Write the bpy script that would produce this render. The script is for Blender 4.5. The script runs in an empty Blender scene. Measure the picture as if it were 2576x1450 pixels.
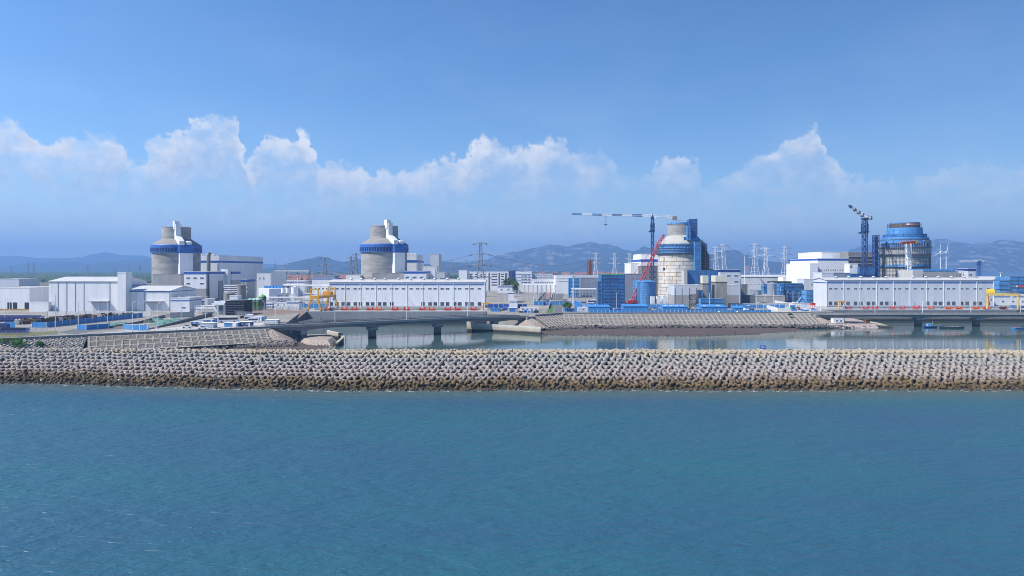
import bpy, math, random
from mathutils import Vector, Matrix, noise
R = random.Random(7)
rad = math.radians
sc = bpy.context.scene
# ------------------------------------------------------------------ camera, sky, sun, exposure
FPX, U0, V0, H, G = 2731.0, 2048.0, 1075.0, 40.0, 8.5   # focal length and horizon of the photograph in its pixels, eye height, yard level
cam = bpy.data.cameras.new('camera'); camo = bpy.data.objects.new('camera', cam); sc.collection.objects.link(camo)
camo.location = (0, 0, H); camo.rotation_euler = (rad(90), 0, 0)
cam.sensor_width = 36; cam.lens = 36*FPX/4096; cam.shift_y = -77.5/4096; cam.clip_start = 0.5; cam.clip_end = 60000
sc.camera = camo
SUN_AZ, SUN_EL = 248.0, 50.0                             # clockwise from +Y
wd = bpy.data.worlds.new('World'); sc.world = wd; wd.use_nodes = True
nt = wd.node_tree; nt.nodes.clear()
def N(t, **k):
    n = nt.nodes.new(t)
    for a, b in k.items(): setattr(n, a, b)
    return n
def L(a, b): nt.links.new(a, b)
def val(x):
    return x
def M(op, a, b=None, c=None, clamp=False):
    n = N('ShaderNodeMath', operation=op); n.use_clamp = clamp
    for i, q in enumerate((a, b, c)):
        if q is None: continue
        if isinstance(q, (int, float)): n.inputs[i].default_value = q
        else: L(q, n.inputs[i])
    return n.outputs[0]
def sstep(x, a, b, lo=0.0, hi=1.0):
    n = N('ShaderNodeMapRange', interpolation_type='SMOOTHSTEP'); L(x, n.inputs[0])
    n.inputs[1].default_value, n.inputs[2].default_value, n.inputs[3].default_value, n.inputs[4].default_value = a, b, lo, hi
    return n.outputs[0]
sky = N('ShaderNodeTexSky', sky_type='NISHITA'); sky.sun_disc = False
sky.sun_elevation = rad(SUN_EL); sky.sun_rotation = rad(SUN_AZ); sky.altitude = 40; sky.air_density = 1.0; sky.dust_density = 0.25; sky.ozone_density = 4.0
tc = N('ShaderNodeTexCoord'); sp = N('ShaderNodeSeparateXYZ'); L(tc.outputs['Generated'], sp.inputs[0])
dx, dy, dz = sp.outputs
def cnoise(scale, detail, off=(0, 0, 0), stretch=1.0, rough=0.55):
    mp = N('ShaderNodeMapping'); L(tc.outputs['Generated'], mp.inputs[0]); mp.inputs['Location'].default_value = off
    mp.inputs['Scale'].default_value = (1, 1, stretch)
    n = N('ShaderNodeTexNoise'); L(mp.outputs[0], n.inputs['Vector']); n.inputs['Scale'].default_value = scale
    n.inputs['Detail'].default_value = detail; n.inputs['Roughness'].default_value = rough
    return n.outputs[0]
# cumulus bank all round the horizon: its top line is a curve over azimuth, mirrored on round the sky
az = M('ARCTAN2', dx, dy)
wob = cnoise(26, 4, (3, 1, 0)); wob2 = cnoise(70, 5, (9, 4, 2), 1.0, .6)
azw = M('ADD', az, M('MULTIPLY', M('SUBTRACT', wob, .5), .05))
t = M('PINGPONG', M('ADD', azw, 0.72), 1.44)
t = M('DIVIDE', t, 1.44)
prof = [(0,300),(50,303),(90,350),(130,358),(200,338),(260,338),(310,352),(340,412),(378,352),(430,338),(470,318),(500,290),(580,290),(612,318),(625,400),(645,372),(655,340),(710,338),(742,356),(762,330),(790,330),(797,402),(840,400),(870,415),(900,412),(930,432),(960,418),(1000,432),(1060,412),(1100,400),(1180,388),(1205,342),(1255,345),(1285,372),(1325,358),(1420,350),(1450,380),(1520,380),(1560,425),(1620,440),(1685,392),(1760,418),(1775,470),(1805,448),(1855,425),(1900,398),(1955,368),(2005,338),(2045,318),(2085,398),(2120,425),(2190,450),(2250,452),(2350,428),(2490,402),(2576,420)]
fc = N('ShaderNodeFloatCurve'); L(t, fc.inputs[1]); cv = fc.mapping.curves[0]
pts = []
for x, y in prof:
    u, v = x*1.59, y*1.59
    a = math.atan2(u-U0, FPX); e = math.sin(math.atan2((V0-v)*math.cos(a), FPX))
    pts.append(((a+0.72)/1.44, e*4.0))
pts = [(0.0, pts[0][1]*.8)]+pts+[(1.0, pts[-1][1]*.9)]
cv.points[0].location = pts[0]; cv.points[1].location = pts[-1]
for p in pts[1:-1]: cv.points.new(*p)
fc.mapping.update()
topz = M('MULTIPLY', fc.outputs[0], .25)
d = M('SUBTRACT', M('ADD', topz, M('MULTIPLY', M('SUBTRACT', wob2, .5), .05)), dz)
edge = sstep(d, -.002, .009)
deep = sstep(d, .01, .14, 1.0, .16)
low = sstep(dz, .02, .13, .25, 1.0)
patch = sstep(cnoise(17, 6, (5, 8, 1), 1.5), .34, .58, .34, 1.0)
mask = M('MULTIPLY', M('MULTIPLY', edge, deep), M('MULTIPLY', patch, low))
fi = N('ShaderNodeFloatCurve'); L(t, fi.inputs[1]); ci = fi.mapping.curves[0]
inten = [(0,1),(300,.85),(345,.6),(380,1),(620,1),(800,.95),(900,.85),(1000,.75),(1200,1),(1300,.9),(1430,.85),(1520,.5),(1600,.35),(1690,.68),(1775,.4),(1900,.6),(2000,.85),(2085,.7),(2130,.45),(2250,.38),(2400,.55),(2576,.55)]
ip = [((math.atan2(x*1.59-U0, FPX)+.72)/1.44, y) for x, y in inten]; ci.points[0].location = (0, .8); ci.points[1].location = (1, .3)
for p in ip: ci.points.new(*p)
fi.mapping.update()
mask = M('MULTIPLY', mask, fi.outputs[0])
# a second thinner deck lower down
d2 = M('SUBTRACT', M('ADD', M('MULTIPLY', topz, .52), M('MULTIPLY', M('SUBTRACT', cnoise(34, 6, (2, 5, 7), 1.0, .6), .5), .09)), dz)
m2 = M('MULTIPLY', M('MULTIPLY', sstep(d2, -.004, .03), sstep(d2, .02, .11, 1, .3)), .5)
mask = M('MAXIMUM', mask, m2)
veil = M('MULTIPLY', sstep(cnoise(5, 5, (1, 2, 3), 2.2), .4, .75), .1)
mask = M('MAXIMUM', mask, M('MULTIPLY', veil, sstep(dz, .5, .05)))
cloud_light = sstep(cnoise(60, 6, (4.02, 1.0, 2.03), 1.0, .6), .3, .68)
ccol = N('ShaderNodeMix', data_type='RGBA'); L(M('ADD', M('MULTIPLY', cloud_light, .55), M('MULTIPLY', sstep(d, .012, .05, 1.0, .0), .5), clamp=True), ccol.inputs[0])  # sunlit tops and shaded parts of the clouds mixed in as colour
ccol.inputs[6].default_value = (5.0, 6.0, 7.4, 1); ccol.inputs[7].default_value = (8.8, 8.9, 9.0, 1)
hs = N('ShaderNodeHueSaturation'); L(sky.outputs[0], hs.inputs['Color']); hs.inputs['Saturation'].default_value = 1.2; hs.inputs['Hue'].default_value = .504
glow = M('ADD', M('MULTIPLY', dx, math.sin(rad(SUN_AZ))), M('MULTIPLY', dy, math.cos(rad(SUN_AZ))))      # clearer away from the sun, milkier towards it
L(M('MULTIPLY_ADD', glow, .42, 1.5), hs.inputs['Value'])
mx = N('ShaderNodeMix', data_type='RGBA'); L(mask, mx.inputs[0]); L(hs.outputs[0], mx.inputs[6]); L(ccol.outputs[2], mx.inputs[7])
bg = N('ShaderNodeBackground'); L(mx.outputs[2], bg.inputs[0]); bg.inputs[1].default_value = 0.08
wo = N('ShaderNodeOutputWorld'); L(bg.outputs[0], wo.inputs[0])
sl = bpy.data.lights.new('sun', 'SUN'); sl.energy = 5.0; sl.angle = rad(.6); sl.color = (1, .95, .88)
so = bpy.data.objects.new('sun', sl); sc.collection.objects.link(so)
sd = Vector((math.sin(rad(SUN_AZ))*math.cos(rad(SUN_EL)), math.cos(rad(SUN_AZ))*math.cos(rad(SUN_EL)), math.sin(rad(SUN_EL))))
so.rotation_euler = (-sd).to_track_quat('-Z', 'Y').to_euler(); so.location = (0, 0, 300)
vs = sc.view_settings; vs.view_transform = 'Standard'; vs.look = 'None'; vs.exposure = 0.5; vs.gamma = 1.0; vs.use_curve_mapping = False
sc.cycles.use_denoising = True; sc.cycles.filter_width = 0.95; sc.cycles.max_bounces = 5; sc.cycles.diffuse_bounces = 2; sc.cycles.glossy_bounces = 2
sc.cycles.transmission_bounces = 2; sc.cycles.transparent_max_bounces = 6; sc.cycles.volume_bounces = 0; sc.cycles.caustics_reflective = False; sc.cycles.caustics_refractive = False

# ------------------------------------------------------------------ helpers
def X(u, Y): return (u-U0)*Y/FPX
def Z(v, Y): return H-(v-V0)*Y/FPX
def Yg(v, z=G): return (H-z)*FPX/(v-V0)
COL = sc.collection
class MB:
    def __init__(s): s.v = []; s.f = []; s.m = []; s.T = None
    def add(s, vs, fs, m=0):
        b = len(s.v)
        s.v += [tuple(s.T @ Vector(p)) for p in vs] if s.T else [tuple(p) for p in vs]
        s.f += [tuple(b+i for i in q) for q in fs]; s.m += [m]*len(fs)
        return s
    def box(s, x0, x1, y0, y1, z0, z1, m=0):
        return s.add([(x0,y0,z0),(x1,y0,z0),(x1,y1,z0),(x0,y1,z0),(x0,y0,z1),(x1,y0,z1),(x1,y1,z1),(x0,y1,z1)],
                     [(0,3,2,1),(4,5,6,7),(0,1,5,4),(1,2,6,5),(2,3,7,6),(3,0,4,7)], m)
    def cyl(s, cx, cy, z0, z1, r0, r1=None, n=24, m=0, cap=True):
        r1 = r0 if r1 is None else r1
        A = [2*math.pi*i/n for i in range(n)]
        v = [(cx+r0*math.cos(a), cy+r0*math.sin(a), z0) for a in A]+[(cx+r1*math.cos(a), cy+r1*math.sin(a), z1) for a in A]
        f = [(i, (i+1) % n, n+(i+1) % n, n+i) for i in range(n)]
        if cap: f += [tuple(range(n))[::-1], tuple(range(n, 2*n))]
        return s.add(v, f, m)
    def lathe(s, prof, n=32, m=0, cx=0, cy=0):
        v = []; f = []
        for r, z in prof: v += [(cx+r*math.cos(2*math.pi*i/n), cy+r*math.sin(2*math.pi*i/n), z) for i in range(n)]
        for k in range(len(prof)-1):
            f += [(k*n+i, k*n+(i+1) % n, (k+1)*n+(i+1) % n, (k+1)*n+i) for i in range(n)]
        f += [tuple(range(n))[::-1], tuple((len(prof)-1)*n+i for i in range(n))]
        return s.add(v, f, m)
    def tube(s, p, q, r, n=4, m=0, r2=None):
        p, q = Vector(p), Vector(q); d = q-p
        if d.length < 1e-6: return s
        r2 = r if r2 is None else r2
        a = d.orthogonal().normalized(); b = d.normalized().cross(a)
        if abs(d.x)+abs(d.y) < 1e-5: a, b = Vector((1, 0, 0)), Vector((0, 1, 0))
        v = []
        for c, rr in ((p, r), (q, r2)):
            for i in range(n):
                t = 2*math.pi*(i+.5)/n; v.append(c+a*(rr*1.3*math.cos(t))+b*(rr*1.3*math.sin(t)))
        f = [(i, (i+1) % n, n+(i+1) % n, n+i) for i in range(n)]+[tuple(range(n))[::-1], tuple(range(n, 2*n))]
        return s.add(v, f, m)
    def prism(s, poly, ax, lo, hi, m=0):
        # poly in the two axes other than ax, extruded along ax from lo to hi
        def P(a, b, t): return (t, a, b) if ax == 'x' else (a, t, b) if ax == 'y' else (a, b, t)
        n = len(poly); v = [P(a, b, lo) for a, b in poly]+[P(a, b, hi) for a, b in poly]
        return s.add(v, [tuple(range(n)), tuple(range(n, 2*n))[::-1]]+[(i, n+i, n+(i+1) % n, (i+1) % n) for i in range(n)], m)
    def mesh(s, name='mesh', mats=(), smooth=False):
        me = bpy.data.meshes.new(name); me.from_pydata(s.v, [], s.f)
        for m in mats: me.materials.append(m)
        if len(mats) > 1: me.polygons.foreach_set('material_index', s.m)
        if smooth: me.polygons.foreach_set('use_smooth', [True]*len(s.f))
        me.update(); return me
    def build(s, name, mats, parent=None, loc=None, rz=0, smooth=False):
        if not isinstance(mats, (list, tuple)): mats = [mats]
        return inst(name, s.mesh(name, mats, smooth), parent, loc, rz)
def inst(name, me, parent=None, loc=None, rz=0, rot=None, scale=None):
    o = bpy.data.objects.new(name, me); COL.objects.link(o)
    if parent: o.parent = parent
    if loc is not None: o.location = loc
    if rz: o.rotation_euler = (0, 0, rz)
    if rot is not None: o.rotation_euler = rot
    if scale is not None: o.scale = scale
    return o
def tag(o, label=None, cat=None, group=None, kind=None):
    if label: o['label'] = label
    if cat: o['category'] = cat
    if group: o['group'] = group
    if kind: o['kind'] = kind
    return o
def thing(name, label, cat, loc, rz=0, group=None):
    o = inst(name, None, None, loc, rz); o.empty_display_size = .5
    return tag(o, label, cat, group, 'thing')
def struct(name, mb, mats, smooth=False, label=None):
    return tag(mb.build(name, mats, smooth=smooth), label, kind='structure')

def lattice(mb, p0, p1, w0, w1, n, r, rb=None, side=None):
    """square lattice column or boom from p0 to p1"""
    p0, p1 = Vector(p0), Vector(p1); d = (p1-p0).normalized(); rb = rb or r*.6
    a = Vector(side) if side else (Vector((1, 0, 0)) if abs(d.x) < .9 else Vector((0, 1, 0)))
    a = (a-d*a.dot(d)).normalized(); b = d.cross(a)
    def C(k, i):
        t = k/n; w = (w0+(w1-w0)*t)/2; sx, sy = ((-1,-1),(1,-1),(1,1),(-1,1))[i % 4]
        return p0+(p1-p0)*t+a*(w*sx)+b*(w*sy)
    for i in range(4):
        mb.tube(C(0, i), C(n, i), r)
        for k in range(n):
            mb.tube(C(k, i), C(k+1, i+1), rb) if (k+i) % 2 else mb.tube(C(k, i+1), C(k+1, i), rb)
            mb.tube(C(k+1, i), C(k+1, i+1), rb)
    return mb

# ------------------------------------------------------------------ materials
MATS = {}
def mat(name, col, rough=.6, var=.12, scale=.35, col2=None, stretch=(1, 1, 1), bump=0, bscale=3, metal=0, spec=.4, extra=None):
    if name in MATS: return MATS[name]
    m = bpy.data.materials.new(name); m.use_nodes = True; n = m.node_tree; b = n.nodes['Principled BSDF']
    b.inputs['Roughness'].default_value = rough; b.inputs['Metallic'].default_value = metal; b.inputs['Specular IOR Level'].default_value = spec
    g = n.nodes.new('ShaderNodeNewGeometry'); mp = n.nodes.new('ShaderNodeMapping'); n.links.new(g.outputs['Position'], mp.inputs[0])
    mp.inputs['Scale'].default_value = stretch
    tx = n.nodes.new('ShaderNodeTexNoise'); n.links.new(mp.outputs[0], tx.inputs['Vector']); tx.inputs['Scale'].default_value = scale; tx.inputs['Detail'].default_value = 6; tx.inputs['Roughness'].default_value = .62
    rp = n.nodes.new('ShaderNodeMapRange'); n.links.new(tx.outputs[0], rp.inputs[0]); rp.inputs[1].default_value = .32; rp.inputs[2].default_value = .68
    mx = n.nodes.new('ShaderNodeMix'); mx.data_type = 'RGBA'; n.links.new(rp.outputs[0], mx.inputs[0])
    c2 = col2 or tuple(c*(1-2*var) for c in col); c1 = col if col2 else tuple(min(.9, c*(1+.5*var)) for c in col)
    mx.inputs[6].default_value = (*c2, 1); mx.inputs[7].default_value = (*c1, 1)
    out = mx.outputs[2]
    if extra: out = extra(n, g, out)
    n.links.new(out, b.inputs['Base Color'])
    if bump:
        t2 = n.nodes.new('ShaderNodeTexNoise'); n.links.new(g.outputs['Position'], t2.inputs['Vector']); t2.inputs['Scale'].default_value = bscale; t2.inputs['Detail'].default_value = 5
        bp = n.nodes.new('ShaderNodeBump'); bp.inputs['Strength'].default_value = bump; bp.inputs['Distance'].default_value = .3
        n.links.new(t2.outputs[0], bp.inputs['Height']); n.links.new(bp.outputs[0], b.inputs['Normal'])
    MATS[name] = m; return m
def zblend(stops, jit=1.2, jscale=.25):
    """extra(): recolour by height above the sea with a ragged line (tide stain); stops [(z, rgb or None)]"""
    def ex(n, g, out):
        s = n.nodes.new('ShaderNodeSeparateXYZ'); n.links.new(g.outputs['Position'], s.inputs[0])
        t = n.nodes.new('ShaderNodeTexNoise'); n.links.new(g.outputs['Position'], t.inputs['Vector']); t.inputs['Scale'].default_value = jscale; t.inputs['Detail'].default_value = 4
        a = n.nodes.new('ShaderNodeMath'); a.operation = 'MULTIPLY_ADD'; n.links.new(t.outputs[0], a.inputs[0]); a.inputs[1].default_value = jit*2; a.inputs[2].default_value = -jit
        z = n.nodes.new('ShaderNodeMath'); n.links.new(s.outputs[2], z.inputs[0]); n.links.new(a.outputs[0], z.inputs[1])
        for (z0, z1, c, k) in stops:
            r = n.nodes.new('ShaderNodeMapRange'); n.links.new(z.outputs[0], r.inputs[0])
            r.inputs[1].default_value, r.inputs[2].default_value, r.inputs[3].default_value, r.inputs[4].default_value = z0, z1, k, 0
            q = n.nodes.new('ShaderNodeMix'); q.data_type = 'RGBA'; n.links.new(r.outputs[0], q.inputs[0]); n.links.new(out, q.inputs[6]); q.inputs[7].default_value = (*c, 1)
            out = q.outputs[2]
        return out
    return ex
def seams(wx, wz, dark=.75, mort=.012):
    """extra(): fine joints of cladding sheets, as on the real wall"""
    def ex(n, g, out):
        s = n.nodes.new('ShaderNodeSeparateXYZ'); n.links.new(g.outputs['Position'], s.inputs[0])
        ad = n.nodes.new('ShaderNodeMath'); n.links.new(s.outputs[0], ad.inputs[0]); n.links.new(s.outputs[1], ad.inputs[1])
        cb = n.nodes.new('ShaderNodeCombineXYZ'); n.links.new(ad.outputs[0], cb.inputs[0]); n.links.new(s.outputs[2], cb.inputs[1])
        br = n.nodes.new('ShaderNodeTexBrick'); n.links.new(cb.outputs[0], br.inputs['Vector']); br.offset = 0
        br.inputs['Scale'].default_value = 1; br.inputs['Brick Width'].default_value = wx; br.inputs['Row Height'].default_value = wz; br.inputs['Mortar Size'].default_value = mort
        br.inputs['Color1'].default_value = (1, 1, 1, 1); br.inputs['Color2'].default_value = (.95, .95, .95, 1); br.inputs['Mortar'].default_value = (dark, dark, dark, 1)
        q = n.nodes.new('ShaderNodeMix'); q.data_type = 'RGBA'; q.blend_type = 'MULTIPLY'; q.inputs[0].default_value = 1
        n.links.new(out, q.inputs[6]); n.links.new(br.outputs[0], q.inputs[7]); return q.outputs[2]
    return ex
clad = mat('white_cladding', (.8, .81, .82), .5, .05, .3, stretch=(1, 1, .1), extra=seams(1.1, 6.5, .86, .03))
clad2 = mat('pale_grey_cladding', (.6, .63, .665), .5, .055, .3, stretch=(1, 1, .1), extra=seams(1.2, 5, .88, .03))
greyclad = mat('grey_cladding', (.25, .29, .36), .55, .08, .15, extra=seams(1.2, 4, .85, .04))
white = mat('white_paint', (.8, .805, .81), .45, .05, .4)
roofw = mat('pale_roof_sheet', (.56, .55, .53), .55, .08, .2, stretch=(1, .15, 1), extra=seams(1.5, 60, .8, .06))
roofg = mat('grey_roof', (.42, .41, .4), .8, .12, .3)
blue = mat('blue_band', (.03, .1, .42), .45, .06, .3)
bluebright = mat('bright_blue_sheet', (.06, .26, .6), .5, .1, .3, extra=seams(1.0, 30, .75, .05))
ringblue = mat('ring_blue', (.04, .135, .43), .5, .12, .3)
winblue = mat('dark_blue_louvre', (.009, .022, .09), .4, .1, 1)
glass = mat('window_glass', (.075, .085, .1), .15, .2, .6, spec=.6)
dark = mat('dark_opening', (.03, .03, .032), .8, .2, .5)
conc = mat('concrete', (.36, .355, .34), .85, .1, .15, stretch=(1, 1, .35), bump=.15, bscale=.8)
shield = mat('shield_concrete', (.36, .35, .325), .85, .2, .12, stretch=(.6, .6, 2.2), bump=.1, bscale=1.2, extra=seams(7.5, 3.1, .86, .1))
concl = mat('pale_concrete', (.5, .49, .46), .85, .09, .25, stretch=(1, 1, .4))
concd = mat('weathered_concrete', (.24, .235, .225), .9, .15, .3, stretch=(1, 1, .3))
tidec = mat('tidal_concrete', (.6, .58, .53), .85, .1, .2, stretch=(1, 1, .3), extra=zblend([(2.6, 4.2, (.36, .3, .2), .75), (1.0, 1.9, (.035, .032, .028), 1)], .5, .5))
basinc = mat('basin_concrete', (.27, .28, .29), .85, .1, .12, stretch=(1, 1, .4), extra=zblend([(2.4, 3.6, (.16, .14, .11), .7), (1.2, 2.2, (.03, .03, .027), 1)], .4, .4))
steel = mat('galvanised_steel', (.5, .52, .55), .45, .08, 1, metal=.3)
pyl = mat('pylon_steel', (.24, .25, .27), .5, .08, .5)
pylw = mat('bright_pylon_steel', (.62, .65, .68), .5, .05, .5)
dsteel = mat('dark_steel', (.09, .095, .11), .6, .15, .6)
cblue = mat('crane_blue', (.025, .07, .24), .45, .1, .5)
cwhite = mat('crane_white', (.78, .78, .77), .45, .05, .5)
yel = mat('crane_yellow', (.72, .36, .015), .45, .12, .3)
yelp = mat('faded_yellow', (.5, .38, .12), .55, .15, .3)
yelb = mat('bright_yellow', (.75, .55, .02), .45, .05, .5)
red = mat('machine_red', (.62, .055, .03), .45, .1, .6)
orange = mat('machine_orange', (.66, .13, .025), .45, .1, .6)
craneR = mat('crane_crimson', (.42, .03, .06), .45, .1, .5)
rust = mat('rust', (.16, .075, .04), .85, .25, .6)
green = mat('tank_green', (.06, .16, .06), .5, .2, .25, col2=(.12, .09, .04), stretch=(1, 1, .12))
greenl = mat('dome_green', (.25, .5, .36), .5, .1, .5)
greenb = mat('dome_bright_green', (.12, .42, .07), .5, .1, .5)
asphalt = mat('asphalt', (.13, .13, .13), .9, .12, .12)
yardm = mat('yard_ground', (.31, .29, .255), .9, .15, .06, col2=(.18, .165, .14))
plain = mat('plain', (.1, .1, .055), .95, .2, .006, col2=(.17, .13, .085))
soil = mat('bare_soil', (.23, .165, .125), .95, .18, .25, bump=.5, bscale=.9)
rubble = mat('rubble_slope', (.4, .33, .27), .95, .3, 1.4, bump=.8, bscale=1.6)
netm = mat('blue_net', (.06, .205, .46), .75, .2, .3, col2=(.03, .11, .3), stretch=(1, 1, .5), extra=seams(1.9, 1.8, .42, .13))
netl = mat('light_blue_net', (.12, .34, .66), .75, .18, .3, col2=(.06, .2, .46), stretch=(1, 1, .5), extra=seams(1.8, 1.9, .5, .12))
netd = mat('dark_net', (.02, .026, .04), .8, .3, .4, extra=seams(2.5, 1.8, 1.9, .1))
tarp = mat('green_tarp', (.1, .25, .21), .8, .25, .6)
cream = mat('cream_panel', (.66, .63, .5), .5, .06, .3)
leafm = mat('foliage', (.055, .1, .03), .8, .3, .5, col2=(.02, .045, .015))
leafl = mat('light_foliage', (.1, .19, .03), .8, .3, .8, col2=(.04, .09, .02))
bark = mat('bark', (.09, .065, .045), .9)
roofred = mat('red_tiles', (.29, .125, .085), .85, .2, .02)
# ------------------------------------------------------------------ water
def water(name, col, rough, waves, col2=None, shallow=None):
    m = bpy.data.materials.new(name); m.use_nodes = True; n = m.node_tree; b = n.nodes['Principled BSDF']
    b.inputs['Roughness'].default_value = rough; b.inputs['IOR'].default_value = 1.33
    g = n.nodes.new('ShaderNodeNewGeometry')
    tx = n.nodes.new('ShaderNodeTexNoise'); mp0 = n.nodes.new('ShaderNodeMapping'); n.links.new(g.outputs['Position'], mp0.inputs[0]); mp0.inputs['Scale'].default_value = (.6, 1.6, 1)
    n.links.new(mp0.outputs[0], tx.inputs['Vector']); tx.inputs['Scale'].default_value = .013; tx.inputs['Detail'].default_value = 5
    rp = n.nodes.new('ShaderNodeMapRange'); n.links.new(tx.outputs[0], rp.inputs[0]); rp.inputs[1].default_value = .35; rp.inputs[2].default_value = .65
    mx = n.nodes.new('ShaderNodeMix'); mx.data_type = 'RGBA'; n.links.new(rp.outputs[0], mx.inputs[0])
    mx.inputs[6].default_value = (*(col2 or col), 1); mx.inputs[7].default_value = (*col, 1)
    out = mx.outputs[2]
    if shallow:
        sx = n.nodes.new('ShaderNodeSeparateXYZ'); n.links.new(g.outputs['Position'], sx.inputs[0])
        xr = n.nodes.new('ShaderNodeMapRange'); n.links.new(sx.outputs[0], xr.inputs[0]); xr.interpolation_type = 'SMOOTHSTEP'
        xr.inputs[1].default_value, xr.inputs[2].default_value, xr.inputs[3].default_value, xr.inputs[4].default_value = -175, -55, 238, 225
        df = n.nodes.new('ShaderNodeMath'); df.operation = 'SUBTRACT'; n.links.new(xr.outputs[0], df.inputs[0]); n.links.new(sx.outputs[1], df.inputs[1])
        rr = n.nodes.new('ShaderNodeMapRange'); n.links.new(df.outputs[0], rr.inputs[0]); rr.interpolation_type = 'SMOOTHSTEP'
        rr.inputs[1].default_value, rr.inputs[2].default_value, rr.inputs[3].default_value, rr.inputs[4].default_value = 0, 24, .9, 0
        q = n.nodes.new('ShaderNodeMix'); q.data_type = 'RGBA'; n.links.new(rr.outputs[0], q.inputs[0]); n.links.new(out, q.inputs[6]); q.inputs[7].default_value = (*shallow, 1); out = q.outputs[2]
    n.links.new(out, b.inputs['Base Color'])
    h = None
    for (sc_, rot, st, amp, det) in waves:
        mp = n.nodes.new('ShaderNodeMapping'); n.links.new(g.outputs['Position'], mp.inputs[0]); mp.inputs['Rotation'].default_value = (0, 0, rad(rot)); mp.inputs['Scale'].default_value = (st, 1, 1)
        q = n.nodes.new('ShaderNodeTexNoise'); n.links.new(mp.outputs[0], q.inputs['Vector']); q.inputs['Scale'].default_value = sc_; q.inputs['Detail'].default_value = det; q.inputs['Distortion'].default_value = .4
        a = n.nodes.new('ShaderNodeMath'); a.operation = 'MULTIPLY'; n.links.new(q.outputs[0], a.inputs[0]); a.inputs[1].default_value = amp
        if h is None: h = a.outputs[0]
        else:
            s = n.nodes.new('ShaderNodeMath'); n.links.new(h, s.inputs[0]); n.links.new(a.outputs[0], s.inputs[1]); h = s.outputs[0]
    bp = n.nodes.new('ShaderNodeBump'); bp.inputs['Strength'].default_value = 1; bp.inputs['Distance'].default_value = 1
    n.links.new(h, bp.inputs['Height']); n.links.new(bp.outputs[0], b.inputs['Normal'])
    return m
seam_m = water('sea_water', (.019, .098, .126), .34, [(.7, -20, .42, .68, 4), (.2, -30, .5, 1.0, 2), (2.2, -16, .5, .2, 3), (.05, 10, .6, .8, 1)], (.022, .08, .132), (.07, .105, .1))
calm_m = water('calm_water', (.055, .095, .082), .055, [(.8, 0, .4, .016, 2), (.12, 20, .5, .05, 2)], (.045, .08, .075))
bay_m = water('bay_water', (.02, .07, .12), .25, [(.6, 0, .5, .2, 2)])
struct('sea', MB().add([(-6000,-3000,0),(6000,-3000,0),(6000,238,0),(-6000,252,0)], [(0,1,2,3)]), seam_m)
struct('lagoon_water', MB().add([(-6000,252,0),(6000,238,0),(6000,1450,0),(-6000,1450,0)], [(0,1,2,3)]), calm_m)
struct('bay_water', MB().add([(-15000,1450,0),(15000,1450,0),(15000,15500,0),(-15000,15500,0)], [(0,1,2,3)]), bay_m)

# ------------------------------------------------------------------ land
shore = [(-3000,262),(-226,294.5),(-196,315.5),(-165,334.5),(-127,358.5),(-121,372),(-128,384),(-154,500),(-19,500),(-4,470),(10,444.5),(34.5,469.5),(214,477.5),(236,500),(238,520),(620,520),(3000,520)]
yard = MB(); n_ = len(shore)
back = [(3000,1420),(470,1420),(420,1100),(-600,1100),(-3000,1100)]
yard.add([(x,y,G) for x,y in shore+back], [tuple(range(n_+len(back)))])
yard.add([(x,y,z) for x,y in shore for z in (G,-2)], [(2*i,2*i+1,2*i+3,2*i+2) for i in range(n_-1)])
struct('yard_ground', yard, yardm)
struct('plain', MB().add([(-12000,1100.5,G-.01),(420,1100.5,G-.01),(470,1420,G-.01),(1250,4200,G),(2700,9000,G),(2700,13000,G),(-12000,13000,G)], [(0,1,2,3,4,5,6)]), plain)
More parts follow.
